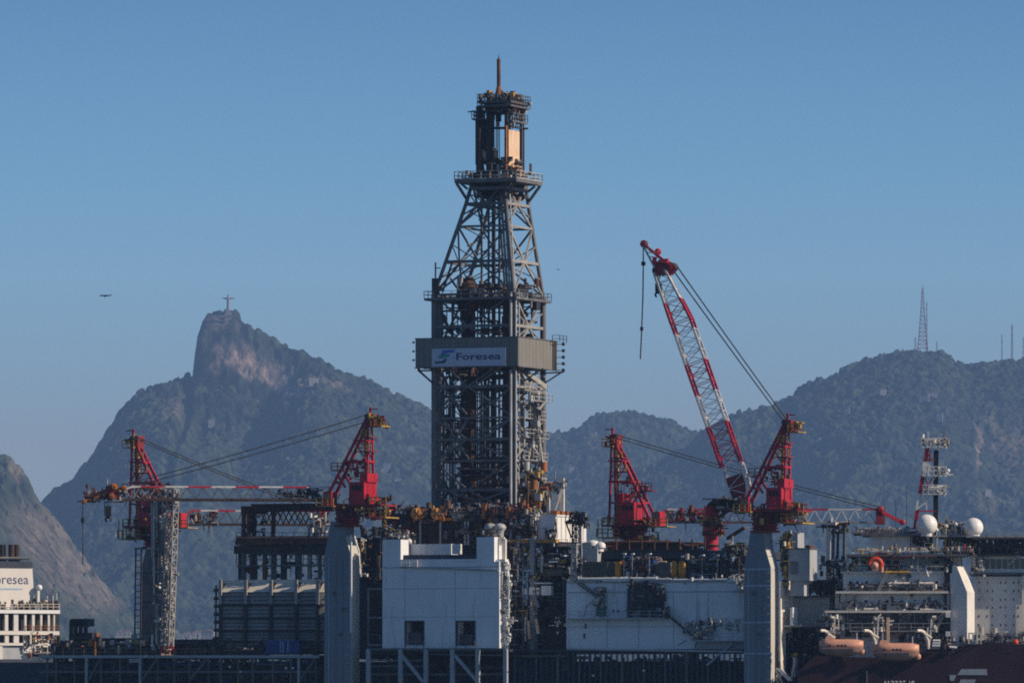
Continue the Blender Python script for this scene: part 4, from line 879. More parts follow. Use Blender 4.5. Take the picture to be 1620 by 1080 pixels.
# pipe deck above it
t = thing('pipe_deck', 'brown raised platform on columns above the slatted grey module', 'platform', 445, 915, 6)
pb(t, 'deck_edge', 372, 522, 853, 861, 5, 14, 'rust'); pb(t, 'deck_beam', 370, 524, 862, 875, 5.6, 13, 'steel_dark')
pb(t, 'walkway', 374, 512, 893, 895.5, 5, 3, 'steel_mid'); prail(t, [(374, 893, 5), (512, 893, 5)], mat='steel_mid', h=1.8, step=1.2, r=.07)
for x, m, wd in ((386, 'steel_mid', .6), (397, 'rust_orange', .35), (403, 'steel_dark', .7), (419, 'rust_orange', .6), (433, 'steel_mid', .7), (449, 'steel_dark', .8), (474, 'steel_mid', .6), (490, 'steel_light', .6), (506, 'steel_mid', .5)):
    sb(t, 'column', (x, 918, 7), (x, 874, 7), wd, m)
for x in (380, 470): sb(t, 'column', (x, 918, 16), (x, 874, 16), .5, 'steel_dark')
clutter(t, 378, 512, 876, 916, 7, 4, 46, ['steel_dark', 'steel_mid', 'steel_light', 'rust_orange', 'hull_blue', 'rust'], 67, smax=.8, pipes=.6)
b = MB()
for i in range(12): b.tube(CUR.P(374, 852-(i % 2), 6+i*.9), CUR.P(520, 852-(i % 2), 6+i*.9), .28, n=6)
o = b.build('pipe_stack', 'brown_dark', t); o['kind'] = 'stuff'
prail(t, [(374, 853, 5), (520, 853, 5)], mat='steel_dark', step=2)
t = thing('gantry_frame', 'rusty brown overhead gantry beam on posts left of the red crane', 'gantry', 460, 852, 10)
pb(t, 'top_beam', 398, 527, 797, 808, 9, 4, 'brown_dark'); pb(t, 'top_flange', 396, 528, 796, 798, 8.8, 4.4, 'rust')
for x, m in ((385, 'crane_red_dull'), (393, 'rust_orange'), (402, 'steel_dark'), (432, 'rust')): sb(t, 'post', (x, 853, 11), (x+1, 808, 11), .55, m)
pb(t, 'bracket_box', 381, 412, 800, 812, 10, 3, 'rust')
clutter(t, 380, 410, 804, 850, 9.5, 3, 34, ['rust_orange', 'steel_dark', 'brown_dark', 'steel_light', 'rust'], 68, smax=.9, pipes=.6)
for i in range(12): x = 412+i*9; sb(t, 'brace', (x, 809, 14), (x+9, 828, 14), .16, 'steel_mid'); sb(t, 'brace', (x+9, 809, 14), (x, 828, 14), .16, 'steel_mid')
t = thing('pipe_handler', 'small white hydraulic handling machine on the raised brown platform', 'machine', 497, 852, 8)
for a, c, wd in (((487, 852), (494, 822), .4), ((503, 852), (496, 822), .4), ((509, 852), (506, 828), .3), ((489, 836), (504, 836), .3)): sb(t, 'arm', (*a, 8), (*c, 8), wd, 'steel_light')
pb(t, 'head', 492, 498, 815, 828, 7.6, 1.2, 'white'); clutter(t, 486, 510, 818, 851, 7, 2, 40, ['steel_dark', 'steel_light', 'white', 'steel_mid'], 69, smax=.6)

# crane pedestals of the front cranes
def pedestal(label, dx, bands, ytop=842):
    t = thing('crane_pedestal', label, 'crane column', 1200+dx, 1090, -5, group=None); k = -5.0
    X = lambda a: a+dx
    f = lambda x0, x1, y, kk, d: sec(X(x0), X(x1), y+(ytop-842), kk, d)
    b = MB(); lo = 1110
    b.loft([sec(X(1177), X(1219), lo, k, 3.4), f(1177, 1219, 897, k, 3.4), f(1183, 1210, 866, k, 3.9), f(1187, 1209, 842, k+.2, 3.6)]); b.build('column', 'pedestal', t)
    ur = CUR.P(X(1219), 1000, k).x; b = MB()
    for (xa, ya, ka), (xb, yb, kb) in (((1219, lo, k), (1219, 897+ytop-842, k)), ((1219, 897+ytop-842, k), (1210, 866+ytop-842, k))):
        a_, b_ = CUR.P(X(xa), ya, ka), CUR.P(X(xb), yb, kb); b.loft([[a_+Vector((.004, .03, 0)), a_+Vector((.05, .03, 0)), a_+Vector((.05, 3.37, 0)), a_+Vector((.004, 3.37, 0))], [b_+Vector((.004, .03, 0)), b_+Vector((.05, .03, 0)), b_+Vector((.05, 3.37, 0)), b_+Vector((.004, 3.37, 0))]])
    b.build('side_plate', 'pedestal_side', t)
    for xx in (1184, 1196, 1206): sb(t, 'cable_run', (X(xx), lo, k-.06), (X(xx), 900+ytop-842, k-.06), .09, 'pedestal_band' if xx == 1184 else 'pedestal')
    for yy in (880, 915, 950, 968, 1010, 1050): pb(t, 'seam', X(1177.4), X(1218.6), yy-.3, yy+.3, k-.03, .06, 'pedestal')
    for i in range(14): pb(t, 'ladder_rung', X(1212), X(1215.5), 905+i*13, 905.9+i*13, k-.14, .1, 'pedestal_band')
    for yy, xx in ((935, 1190), (1000, 1200), (960, 1205)): pb(t, 'junction_box', X(xx), X(xx+4), yy, yy+5, k-.3, .25, 'steel_mid')
    for y in bands: pb(t, 'weld_band', X(1176.6), X(1219.3), y-1, y+1, k-.07, 3.54, 'pedestal_band')
    return t
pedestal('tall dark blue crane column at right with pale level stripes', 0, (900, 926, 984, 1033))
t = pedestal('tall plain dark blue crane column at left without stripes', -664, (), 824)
b = MB(); b.pbox(553.5, 556, 846, 1000, -5.5, .3); b.build('lit_edge', 'white', t)  # white strip painted as the sunlit edge of the column
t2 = thing('ladder_cage', 'white caged ladder on the sunny side of the left blue column', 'ladder', 566, 912, 2)
sb(t2, 'side_rail', (560, 848, 1), (567, 872, 1), .35, 'white'); sb(t2, 'side_rail', (567, 872, 1), (569, 912, 1), .35, 'white'); sb(t2, 'side_rail', (556, 848, 1), (562, 874, 1), .3, 'cream'); sb(t2, 'side_rail', (562, 874, 1), (563, 912, 1), .3, 'cream')
for i in range(12): y = 852+i*5; x = 558+min(i, 5)*1.1; sb(t2, 'rung', (x, y, .8), (x+6, y, 1.2), .2, 'white' if i % 2 else 'steel_dark')
clutter(t2, 556, 575, 850, 912, 1.6, 1.5, 26, ['white', 'steel_dark', 'rail_yellow'], 70, smax=.5)
t2 = thing('access_stair', 'pale foot stair and rail at the base of the right blue column', 'stairs', 1235, 1080, -3)
for x in (1218, 1224): sb(t2, 'stringer', (x, 1052, -3), (x+14, 1080, -3), .3, 'steel_light')
for x in (1229, 1233): sb(t2, 'stringer', (x, 1056, -3), (x+20, 1076, -3), .25, 'white')
sb(t2, 'post', (1226, 1092, -3), (1224, 1052, -3), .3, 'black'); sb(t2, 'post', (1236, 1070, -3), (1232, 1020, -3), .2, 'steel_light')

# ---------------------------------------------------------------- the left white deckhouse
t = thing('white_deckhouse', 'white deckhouse with two upright horns and two dark openings below the derrick', 'deckhouse', 700, 1028, 0)
k = -4.0
def wall(name, x0, x1, y0, y1, kk, d, m='wall_white'): return pb(t, name, x0, x1, y0, y1, kk, d, m)
wall('wall', 605, 641, 888, 1025, k, 12); wall('wall', 641, 670, 888, 981, k, .6); wall('wall', 670, 722, 888, 1025, k, 12)
wall('wall', 722, 751, 888, 981, k, .6); wall('wall', 751, 790, 888, 1025, k, 3.6); wall('wall', 605, 634, 853, 888, k, 3.2); wall('wall', 754, 782, 849, 888, k, 3.2); wall('parapet', 634, 754, 884, 888, k, .6)
wall('wall', 641, 722, 900, 980, k+.8, 10); wall('wall', 641, 670, 1019, 1025, k, .8); wall('wall', 722, 751, 1021, 1025, k, .8)
wall('seam', 606, 789, 896, 897.6, k-.05, .1, 'wall_grey'); wall('seam', 606, 789, 930, 930.8, k-.03, .08, 'wall_grey'); wall('seam', 640, 640.6, 890, 1024, k-.03, .08, 'wall_grey'); wall('seam', 720, 720.6, 900, 1024, k-.03, .08, 'wall_grey'); wall('seam', 606, 789, 975, 975.6, k-.03, .08, 'wall_grey')
for x0, x1 in ((641, 670), (722, 751)):
    wall('opening_back', x0, x1, 982, 1020, k+3, .3, 'opening')
    for a, c, y0, y1 in ((x0-1, x0+1, 981, 1021), (x1-1, x1+1, 981, 1021), (x0+1, x1-1, 981, 983)): wall('opening_frame', a, c, y0, y1, k-.1, .4, 'steel_dark')
    wall('machine_in_opening', x0+4, x1-4, 1000 if x0 < 700 else 1003, 1018, k+1.2, 1.2, 'steel_mid')
    prail(t, [(x0, 1025, k-.6), (x1, 1025, k-.6)], mat='steel_mid')
wall('roof_house', 650, 714, 860, 877, k+4, 3, 'wall_white'); wall('roof_edge', 636, 754, 877, 884, k+1.0, 3, 'hull_blue'); wall('light_box', 715, 726, 860, 876, k+2.5, 1.3, 'white')
for x, y0 in ((792, 888), (797, 888), (801, 888)): sb(t, 'side_trunk', (x, 1028, k+1.5), (x, y0, k+1.5), .75, 'white')
b = MB(); b.pbox(786, 799, 884, 888, k+.5, 1.5); b.build('trunk_head', 'white', t)
for y in range(900, 1025, 12): wall('clamp', 790, 803, y, y+2, k+.9, .6, 'steel_light')
clutter(t, 788, 804, 892, 1026, k+.6, 1.4, 110, ['white', 'steel_light', 'steel_mid', 'wall_white'], 71, smax=.5, pipes=.6)
for x0 in (784, 789): pass
for a, c in (((783, 852), (783, 884)), ((798, 852), (798, 886)), ((783, 852), (798, 852)), ((786, 856), (796, 856))): sb(t, 'vent_frame', (*a, k+1.8), (*c, k+1.8), .55, 'cream')
for x in (776, 791):
    b = MB(); b.lathe(CUR.P(x, 848, k+3), [(.55, -.2), (.6, .8), (.95, 1.2), (1.0, 1.5), (.7, 1.9), (.1, 2.1)], n=14); b.build('vent_head', 'galv', t)
    sb(t, 'vent_pipe', (x, 862, k+3), (x, 847, k+3), .55, 'steel_light')
clutter(t, 606, 634, 844, 853, k+.5, 2.5, 40, ['white', 'steel_light', 'rust', 'steel_dark', 'galv'], 72, smax=.6)
clutter(t, 754, 784, 840, 849, k+.5, 2.5, 30, ['olive', 'rust', 'steel_dark', 'steel_light'], 73, smax=.6); prail(t, [(752, 848, k), (784, 848, k)], mat='olive'); prail(t, [(634, 896, k-.4), (660, 896, k-.4)], mat='white', h=1.0, r=.1)
sb(t, 'drain_pipe', (634, 896, k-.3), (788, 902, k-.3), .22, 'steel_light')
t = thing('deck_davit', 'white and olive folding davit standing in the roof notch', 'davit', 648, 884, 1)
for a, c, wd, m in (((637, 846), (646, 862), .5, 'olive'), ((646, 862), (650, 884), .45, 'cream'), ((643, 846), (653, 866), .4, 'white'), ((653, 866), (654, 882), .4, 'olive'), ((600, 834), (636, 850), .35, 'olive'), ((606, 830), (640, 846), .25, 'rail_yellow')): sb(t, 'arm', (*a, 1), (*c, 1), wd, m)
b = MB(); b.ball(CUR.P(647, 856, .8), .5, seg=10, rings=7); b.build('joint', 'white', t)
clutter(t, 636, 656, 844, 884, .8, 1.2, 30, ['steel_light', 'olive', 'white', 'steel_dark'], 74, smax=.5)
# annex with two openings, left of it
t = thing('open_annex', 'dark annex with two framed openings at the left of the white deckhouse', 'annex', 594, 1040, 4)
pb(t, 'back_wall', 560, 606, 850, 1042, 6.5, 6, 'hull_blue')
for a, c, y0, y1 in ((581, 583, 930, 1040), (583, 606, 930, 932), (583, 606, 975, 977.5), (583, 606, 1018, 1021)): pb(t, 'frame', a, c, y0, y1, .6, .5, 'wall_grey')
for y0, y1 in ((932, 975), (977.5, 1018)): pb(t, 'screen', 584, 605, y0, y1, 1.5, .2, 'steel_dark')
clutter(t, 566, 604, 835, 925, 5, 2.5, 110, ['hull_blue', 'steel_dark', 'steel_mid', 'rust', 'black'], 75, smax=1.0)
clutter(t, 584, 606, 1000, 1020, .8, .6, 16, ['steel_mid', 'pale_blue', 'steel_dark'], 76, smax=.5)

# ---------------------------------------------------------------- drill floor
t = thing('drill_floor', 'wide cluttered steel floor that carries the derrick above the white deckhouse', 'platform', 740, 862, 11)
b = MB(); p, q = CUR.P(604, 816, 11), CUR.P(846, 816, 11); b.box(p.x, q.x, 11, 33, CUR.P(740, 826, 11).z, CUR.P(740, 812, 11).z); b.build('floor_slab', 'steel_dark', t)
b = MB(); b.box(p.x+3, q.x-1, 12.5, 32, CUR.P(740, 1046, 11).z, CUR.P(740, 826, 11).z); b.build('substructure', 'hull_blue', t)
pb(t, 'floor_edge', 608, 822, 811, 814.5, 10.6, .5, 'steel_light'); pb(t, 'floor_edge', 640, 800, 820, 823, 10.7, .4, 'steel_mid')
for i in range(9): x = 650+i*13.5; pb(t, 'wind_screen', x, x+12.6, 827, 861, 10.8+(i % 2)*.15, .15, 'brown_dark')
for x in (665, 697, 736, 741): sb(t, 'post', (x, 862, 10.4), (x, 824, 10.4), .3, 'wall_grey')
prail(t, [(606, 813, 10.4), (846, 815, 10.4)], mat='steel_light', step=1.4, r=.07)
for i, (x0, x1, y0, y1, n, ms) in enumerate(((600, 650, 800, 862, 150, ['steel_dark', 'crane_red_dull', 'steel_mid', 'brown_dark', 'steel_light', 'hull_blue', 'rust']), (640, 760, 803, 826, 130, ['steel_dark', 'steel_mid', 'rust', 'steel_light', 'brown_dark']),
        (755, 830, 796, 850, 230, ['steel_dark', 'rust', 'steel_mid', 'brown_dark', 'crane_red_dull', 'steel_light', 'rust_orange']), (700, 760, 826, 862, 60, ['steel_dark', 'steel_mid', 'hull_blue']))):
    clutter(t, x0, x1, y0, y1, 9.6, 3, n, ms, 80+i, smax=1.0)
for x, y, h_ in ((765, 814, 16), (803, 814, 12), (779, 812, 10)): pb(t, 'tank', x-3, x+3, y-h_, y+6, 9.4, .8, 'rust_orange' if x != 779 else 'rust')
for x in (718, 747, 806): sb(t, 'post', (x, 824, 10), (x, 804, 10), .15, 'steel_light'); sb(t, 'post', (x-5, 804, 10), (x+5, 804, 10), .15, 'steel_light')
for i, x in enumerate((659, 691)):
    t = thing('hose_reel', ('orange round hose reel on the drill floor edge, nearer the red crane' if i == 0 else 'orange round hose reel close to the left foot of the derrick'), 'hose reel', x, 822, 9.5, group='orange hose reels')
    c = CUR.P(x, 812.5, 9.5)
    b = MB(); b.lathe(c, [(.3, -.6), (.9, -.6), (.95, -.54), (.9, -.46), (.55, -.42), (.55, .42), (.9, .46), (.95, .54), (.9, .6), (.3, .6)], axis=Vector((.35, -1, 0)), n=20); b.build('drum', 'orange_reel', t)
    for a in range(0, 360, 45):
        d = Vector((math.cos(R(a)), 0, math.sin(R(a)))); bar(t, 'spoke', c+Vector((.2, -.66, 0)), c+Vector((.2, -.66, 0))+d*.9, .12, 'brown_dark' if a % 90 else 'peach')
    bar(t, 'stand', c+Vector((-.6, .2, -1.3)), c+Vector((0, .2, 0)), .2, 'orange_reel'); bar(t, 'stand', c+Vector((.8, .2, -1.3)), c+Vector((.2, .2, 0)), .2, 'orange_reel')
    b = MB(); b.box(c.x-1.5, c.x-.9, c.y-.3, c.y+.5, c.z-.8, c.z+.7); b.build('motor', 'black', t)
    clutter(t, x-9, x+9, 805, 822, 9.0, 1.4, 26, ['orange_reel', 'steel_dark', 'orange_reel', 'rust', 'steel_mid'], 500+i, smax=.6)

# ---------------------------------------------------------------- open process module in the middle
t = thing('process_module', 'open dark module of decks, posts and pipework between the two white blocks', 'machinery module', 850, 1040, 4)
pb(t, 'back_wall', 790, 898, 862, 1042, 14, 4, 'steel_mid')
for y, x0, x1, m in ((864, 802, 898, 'steel_dark'), (893, 804, 860, 'steel_mid'), (908, 857, 898, 'olive'), (912, 804, 845, 'steel_light'), (949, 804, 895, 'steel_dark'), (962, 806, 850, 'steel_mid'), (982, 806, 850, 'steel_mid'), (1000, 804, 850, 'steel_mid'), (1018, 804, 850, 'steel_mid'), (1037, 800, 898, 'steel_mid')):
    pb(t, 'deck', x0, x1, y, y+2.2, 3.5, 9, m); prail(t, [(x0, y, 3.5), (x1, y, 3.5)], mat='steel_mid', step=1.5, r=.05)
pb(t, 'girder', 857, 898, 900, 909, 3.4, .6, 'olive')
for x, y0, y1, wd, m in ((806, 862, 1040, .5, 'steel_dark'), (828, 862, 1040, .3, 'steel_mid'), (843, 850, 1040, .75, 'pedestal'), (848, 905, 1040, .5, 'steel_mid'), (857, 864, 905, .3, 'steel_light'), (836, 980, 1040, .3, 'steel_mid'), (892, 900, 960, .4, 'steel_dark')): sb(t, 'post', (x, y1, 3.2), (x, y0, 3.2), wd, m)
for i, (x0, x1, y0, y1, n, ms) in enumerate(((803, 850, 866, 912, 170, ['steel_dark', 'steel_mid', 'hull_blue', 'rust', 'olive', 'rail_yellow', 'crane_red_dull', 'steel_light']), (804, 850, 914, 962, 170, ['steel_mid', 'steel_dark', 'steel_light', 'hull_blue', 'crane_red_dull', 'white', 'peach']),
        (806, 852, 962, 1038, 190, ['steel_dark', 'steel_mid', 'hull_blue', 'steel_dark', 'steel_light', 'rust', 'black']), (850, 896, 910, 962, 130, ['steel_dark', 'steel_mid', 'hull_blue', 'steel_light', 'olive']), (858, 896, 866, 900, 40, ['hull_blue', 'steel_dark']))):
    clutter(t, x0, x1, y0, y1, 4, 7, n, ms, 90+i, smax=1.0)
for i, (x0, x1, y0, y1, n) in enumerate(((804, 850, 866, 960, 90), (850, 896, 868, 905, 24), (806, 850, 964, 1036, 60))):
    clutter(t, x0, x1, y0, y1, 2.6, 1.6, n, ['steel_light', 'galv', 'steel_mid', 'peach', 'white', 'rust', 'pale_blue', 'rail_yellow'], 400+i, smax=.5, pipes=.7)
pb(t, 'black_opening', 857, 893, 975, 1036, 2.6, 3, 'black'); b = MB(); b.lathe(CUR.P(872, 975, 4), [(1.8, -1.4), (1.8, 1.4)], axis=Vector((0, 1, 0)), n=16); b.lathe(CUR.P(872, 975, 2.6), [(.01, 0), (1.8, 0)], axis=Vector((0, 1, 0)), n=16); b.build('opening_arch', 'black', t)  # solid black box and arch painted as the dark inside an opening
clutter(t, 872, 894, 975, 1004, 2.2, .8, 34, ['black', 'peach', 'steel_dark', 'rust_orange', 'cream'], 97, smax=.6)
sb(t, 'pipe', (848, 978, 2.5), (852, 1002, 2.5), .45, 'peach'); sb(t, 'pipe', (836, 982, 2.5), (838, 1010, 2.5), .4, 'peach'); sb(t, 'pipe', (844, 940, 2.5), (852, 960, 2.5), .6, 'pedestal')
for x0, x1, y0, y1 in ((826, 835, 930, 940), (837, 846, 928, 940), (848, 853, 929, 940), (856, 872, 926, 941), (845, 872, 921, 923)): pb(t, 'white_locker', x0, x1, y0, y1, 2.8, 1, 'white')
sb(t, 'lamp_tube', (869, 888, 3.1), (883, 888, 3.1), .25, 'white_clean')

# white plant room and its surroundings, right of the derrick foot
t = thing('plant_room', 'cream sunlit plant room beside the derrick foot on a yellow edged deck', 'deck building', 860, 862, 8)
pb(t, 'deck_edge', 806, 880, 853, 858, 7.4, 1, 'yellow'); pb(t, 'deck', 806, 882, 858, 864, 7.4, 14, 'steel_dark')
pb(t, 'wall', 845, 879, 816, 856, 9, 13.4, 'wall_white'); pb(t, 'wall', 807, 822, 818, 856, 9.6, 8, 'wall_grey'); pb(t, 'wall', 826, 843, 816, 856, 9.4, 9, 'wall_grey')
clutter(t, 805, 846, 815, 856, 7.8, 1.6, 150, ['steel_mid', 'steel_light', 'wall_grey', 'steel_dark', 'cream', 'rust'], 100, smax=.9, pipes=.6)
clutter(t, 860, 878, 835, 856, 8, 1, 24, ['white', 'steel_dark', 'steel_light'], 101, smax=.8)
p = CUR.P(879, 816, 9); z0, z1 = CUR.P(879, 856, 9).z, p.z
for i in range(7): b = MB(); b.box(p.x, p.x+.12, 9.4+i*1.9, 9.4+i*1.9+.5, z0, z1); b.build('stiffener', 'cream', t)
b = MB(); b.box(p.x-5, p.x+.2, 9, 22.4, z1, z1+.25); b.build('roof', 'white', t)
for i in range(5): b = MB(); b.box(p.x-1.4, p.x-.2, 10+i*2.3, 11.3+i*2.3, z1+.25, z1+.9); b.build('roof_vent', 'rust_orange' if i < 3 else 'brown_dark', t)
for a, c, wd in (((874, 860, 8), (884, 869, 8), .3), ((884, 869, 8), (900, 872, 8), .3), ((876, 858, 7), (876, 866, 7), .2)): sb(t, 'pipe', a, c, wd, 'white')
t = thing('flare_frame', 'pale portal frame with a slanting strut right of the derrick foot', 'frame', 880, 815, 20)
for x in (868, 888, 891): sb(t, 'post', (x, 816, 20), (x, 756 if x > 870 else 770, 20), .35, 'cream')
sb(t, 'top_beam', (866, 770, 20), (892, 770, 20), .5, 'steel_light'); sb(t, 'strut', (874, 814, 19.8), (884, 786, 19.8), .55, 'cream'); sb(t, 'strut', (884, 786, 19.8), (891, 772, 20), .45, 'cream'); sb(t, 'post', (878, 760, 20), (878, 745, 20), .14, 'steel_light')
prail(t, [(866, 769, 20), (892, 769, 20)], mat='steel_light'); clutter(t, 866, 892, 762, 776, 19.5, 1.5, 26, ['rust_orange', 'steel_light', 'steel_mid'], 102, smax=.6)
t = thing('lattice_mast', 'short grey lattice mast in front of the cream plant room', 'mast', 910, 920, 2)
S = [mastsec(920-i*6, 903+(.25*i if i < 10 else 2.5), 912-(.05*i), 3, 1.6) for i in range(18)]
lattice(t, S, .2, lambda i: 'galv' if i < 10 else 'steel_dark', .14)
clutter(t, 894, 922, 812, 830, 2, 3, 50, ['black', 'steel_dark', 'steel_mid'], 103, smax=.8); clutter(t, 900, 920, 880, 922, 2.6, 2, 50, ['galv', 'steel_light', 'cream', 'steel_dark'], 104, smax=.6)
sb(t, 'jib', (896, 828, 2.6), (904, 850, 2.6), .2, 'black'); sb(t, 'hose', (919, 830, 3), (921, 915, 2.6), .18, 'galv')

# ---------------------------------------------------------------- the long white block on the right
t = thing('long_white_block', 'long pale blue-white deck block with walkways, stairs and a green cabinet', 'deckhouse', 1035, 1028, 0)
pb(t, 'wall', 896, 1178, 921, 1026, .4, 12, 'wall_white'); pb(t, 'bulwark', 896, 1178, 917.5, 921, .2, 12, 'wall_grey'); pb(t, 'fascia', 898, 1178, 935, 936.4, .3, .2, 'wall_grey')
for x in (960, 1010, 1065, 1120): pb(t, 'seam', x, x+.7, 937, 1024, .35, .1, 'wall_grey')
pb(t, 'seam', 898, 1176, 990, 990.8, .35, .1, 'wall_grey')
pb(t, 'walkway', 894, 1052, 977, 979, -1.2, 1.6, 'wall_grey'); prail(t, [(896, 977, -1.2), (1050, 977, -1.2)], mat='wall_grey', step=2.2, r=.05)
pb(t, 'walkway', 1100, 1178, 1012, 1014, -1.2, 1.6, 'wall_grey'); prail(t, [(1101, 1012, -1.2), (1177, 1012, -1.2)], mat='rail_grey', step=1.8, r=.05)
pb(t, 'under_panel', 1100, 1177, 1014, 1024, .1, .3, 'wall_grey')
for o_ in (0, 3): sb(t, 'stair_stringer', (1052+o_, 968+o_, -.6), (1104+o_, 1013, -.6), .28, 'steel_mid')
for i in range(18): x = 1054+i*2.8; y = 970+i*2.4; pb(t, 'stair_tread', x, x+2.6, y, y+.8, -1.0, .9, 'steel_mid')
rail(t, [CUR.P(1052, 968, -1), CUR.P(1104, 1012, -1)], mat='rail_grey', step=1.5)
pb(t, 'landing', 1046, 1056, 958, 976, -.6, 1, 'steel_dark'); sb(t, 'brace', (1118, 1052, -.6), (1160, 1016, -.6), .3, 'wall_grey')
pb(t, 'green_cabinet', 943, 956, 960, 974, -.3, .8, 'green'); sb(t, 'pipe', (924, 975, -.2), (928, 958, -.2), .16, 'steel_light'); sb(t, 'pipe', (928, 958, -.2), (944, 944, -.2), .16, 'steel_light')
sb(t, 'hose', (914, 922, -.3), (944, 944, -.3), .25, 'olive'); sb(t, 'hose', (918, 920, -.3), (948, 943, -.3), .2, 'olive'); clutter(t, 938, 956, 928, 962, -.5, .7, 30, ['olive', 'steel_light', 'steel_mid'], 110, smax=.4); pb(t, 'lamp', 949, 951.5, 941, 945, -.7, .5, 'white')
for x in (970, 978): pb(t, 'porthole', x-1.6, x+1.6, 964, 968, .3, .12, 'black')
for x in (996, 1006, 1020, 1032): sb(t, 'scaffold_post', (x, 976, -.5), (x, 924, -.5), .3, 'steel_dark')
for y in (926, 938, 950, 962): sb(t, 'scaffold_bar', (994, y, -.6), (1034, y, -.6), .25, 'steel_dark')
pb(t, 'service_shaft', 1018, 1036, 922, 976, -.2, .5, 'steel_mid'); clutter(t, 994, 1048, 924, 976, -.5, .8, 110, ['steel_dark', 'hull_blue', 'steel_mid', 'steel_dark'], 111, smax=.9, pipes=.6)
pb(t, 'door', 1091, 1100, 1034-2, 1050, 1.6, .2, 'black'); pb(t, 'machine_box', 1080, 1102, 1026, 1050, 1.8, 1.2, 'wall_grey')
clutter(t, 1080, 1128, 982, 1012, -.9, .9, 60, ['white', 'steel_light', 'steel_mid', 'wall_grey', 'steel_dark'], 112, smax=.7); clutter(t, 1130, 1176, 978, 1000, -.3, .6, 30, ['white', 'cream', 'steel_light', 'wall_grey'], 113, smax=.5)
clutter(t, 898, 1176, 913, 921, -.1, 1, 70, ['white', 'steel_light', 'wall_white', 'steel_mid'], 114, smax=.45); pb(t, 'bracket_platform', 1160, 1177, 933, 937, -1.4, 1.6, 'steel_light'); clutter(t, 1160, 1177, 915, 936, -.9, 1, 20, ['steel_light', 'galv', 'white'], 115, smax=.5)
for x, y in ((924, 1005), (926, 990)): pb(t, 'fitting', x-1, x+1, y-4, y+4, .25, .2, 'steel_dark')
pb(t, 'lower_band', 896, 1178, 1026, 1034, .8, .5, 'steel_mid')
# goods on its roof
def container(label, x0, x1, y0, y1, k, d, mat, ribs, group='goods on the roof of the long white block', ribmat=None):
    t = thing('deck_container', label, 'container', (x0+x1)/2, y1, k, group=group); pb(t, 'body', x0, x1, y0, y1, k, d, mat)
    n = ribs
    for i in range(n): w_ = (x1-x0)/n; pb(t, 'rib', x0+i*w_+w_*.2, x0+i*w_+w_*.7, y0+1.5, y1-1.5, k-.09, .09, ribmat or mat)
    return t
container('olive ribbed container on the roof beside the short lattice mast', 922, 962, 888, 916, 1.6, 2.4, 'olive', 12)
container('narrow olive container next to the yellow locker', 962, 972, 888, 916, 1.8, 2.4, 'olive', 3)
container('upright yellow locker at the end of the olive containers', 973, 981, 888, 911, 1.2, 1.0, 'yellow', 2)
container('square dark green container left of the yellow gas bottles', 1038, 1061, 889, 917, 1.6, 2.4, 'steel_mid', 6, ribmat='olive')
container('small bright blue tarpaulined crate under the dark roof deck', 1023, 1035, 885, 899, 1.6, 1.6, 'blue', 2)
t = thing('gas_bottle_rack', 'rack of upright yellow gas bottles on the white block roof', 'gas bottles', 1073, 914, 1.4)
for x in (1065.5, 1068.5, 1076, 1082.5, 1080): b = MB(); c = CUR.P(x, 913, 1.4); h_ = 2.5; b.lathe(c, [(.01, 0), (.3, .05), (.3, h_*.85), (.12, h_), (.08, h_+.12)], n=12); b.build('bottle', 'yellow', t)
pb(t, 'rack_frame', 1062, 1086, 911, 914, 1.2, 1, 'steel_dark')
t = thing('roof_machinery', 'row of pumps, hoses and stored gear crowded on the white block roof', 'machinery', 1080, 917, 2)
for i, (x0, x1, y0, y1, n, ms) in enumerate(((982, 1038, 880, 917, 130, ['steel_dark', 'steel_mid', 'crane_red_dull', 'rust', 'galv', 'blue', 'peach', 'steel_light']), (1086, 1176, 880, 917, 190, ['steel_dark', 'black', 'hull_blue', 'steel_mid', 'brown_dark', 'pale_blue', 'steel_light']), (1120, 1150, 882, 900, 26, ['pale_blue', 'galv', 'steel_light']), (1140, 1178, 858, 885, 50, ['olive', 'brown_dark', 'steel_dark', 'steel_light']))):
    clutter(t, x0, x1, y0, y1, 1.5, 3, n, ms, 120+i, smax=1.0)
for x in (1090, 1108, 1128, 1150, 1168): sb(t, 'frame_post', (x, 917, 1.5), (x, 884, 1.5), .3, 'steel_dark')
sb(t, 'frame_beam', (1090, 896, 1.4), (1170, 896, 1.4), .25, 'brown_dark')
for x, y in ((987, 876), (1000, 876), (1027, 876), (1079, 880), (1111, 878), (1135, 878)):
    tt = top(MB(), '', '') if False else None
    sb(t, 'lamp_post', (x, 916, 1.2), (x, y, 1.2), .13, 'steel_light'); pb(t, 'lamp', x-2.2, x+2.2, y-1.4, y+.6, 1, .5, 'white_clean')
# raised pipe rack behind
t = thing('pipe_rack', 'dark roof deck loaded with rusty drill pipes below the resting boom', 'pipe rack', 1040, 885, 8)
pb(t, 'deck', 948, 1178, 871, 883, 6, 26, 'hull_blue'); pb(t, 'deck_edge', 948, 1120, 869, 872, 5.8, .4, 'steel_dark')
rnd = random.Random(4)
for i in range(46):
    x0 = 950+rnd.uniform(0, 50); x1 = min(1120, x0+rnd.uniform(70, 130)); y = 869-rnd.uniform(0, 12)*(1 if x1 < 1105 else .8); kk = 7+rnd.uniform(0, 8)
    sb(t, 'drill_pipe', (x0, y, kk), (x1, y+rnd.uniform(-.6, .8), kk), rnd.choice((.3, .4, .5)), rnd.choice(('brown_dark', 'rust', 'rust', 'steel_mid', 'rust_orange')), 6)
for i in range(9): x = 955+i*20; sb(t, 'stanchion', (x, 870, 6.4), (x, 852, 6.4), .22, 'rust')
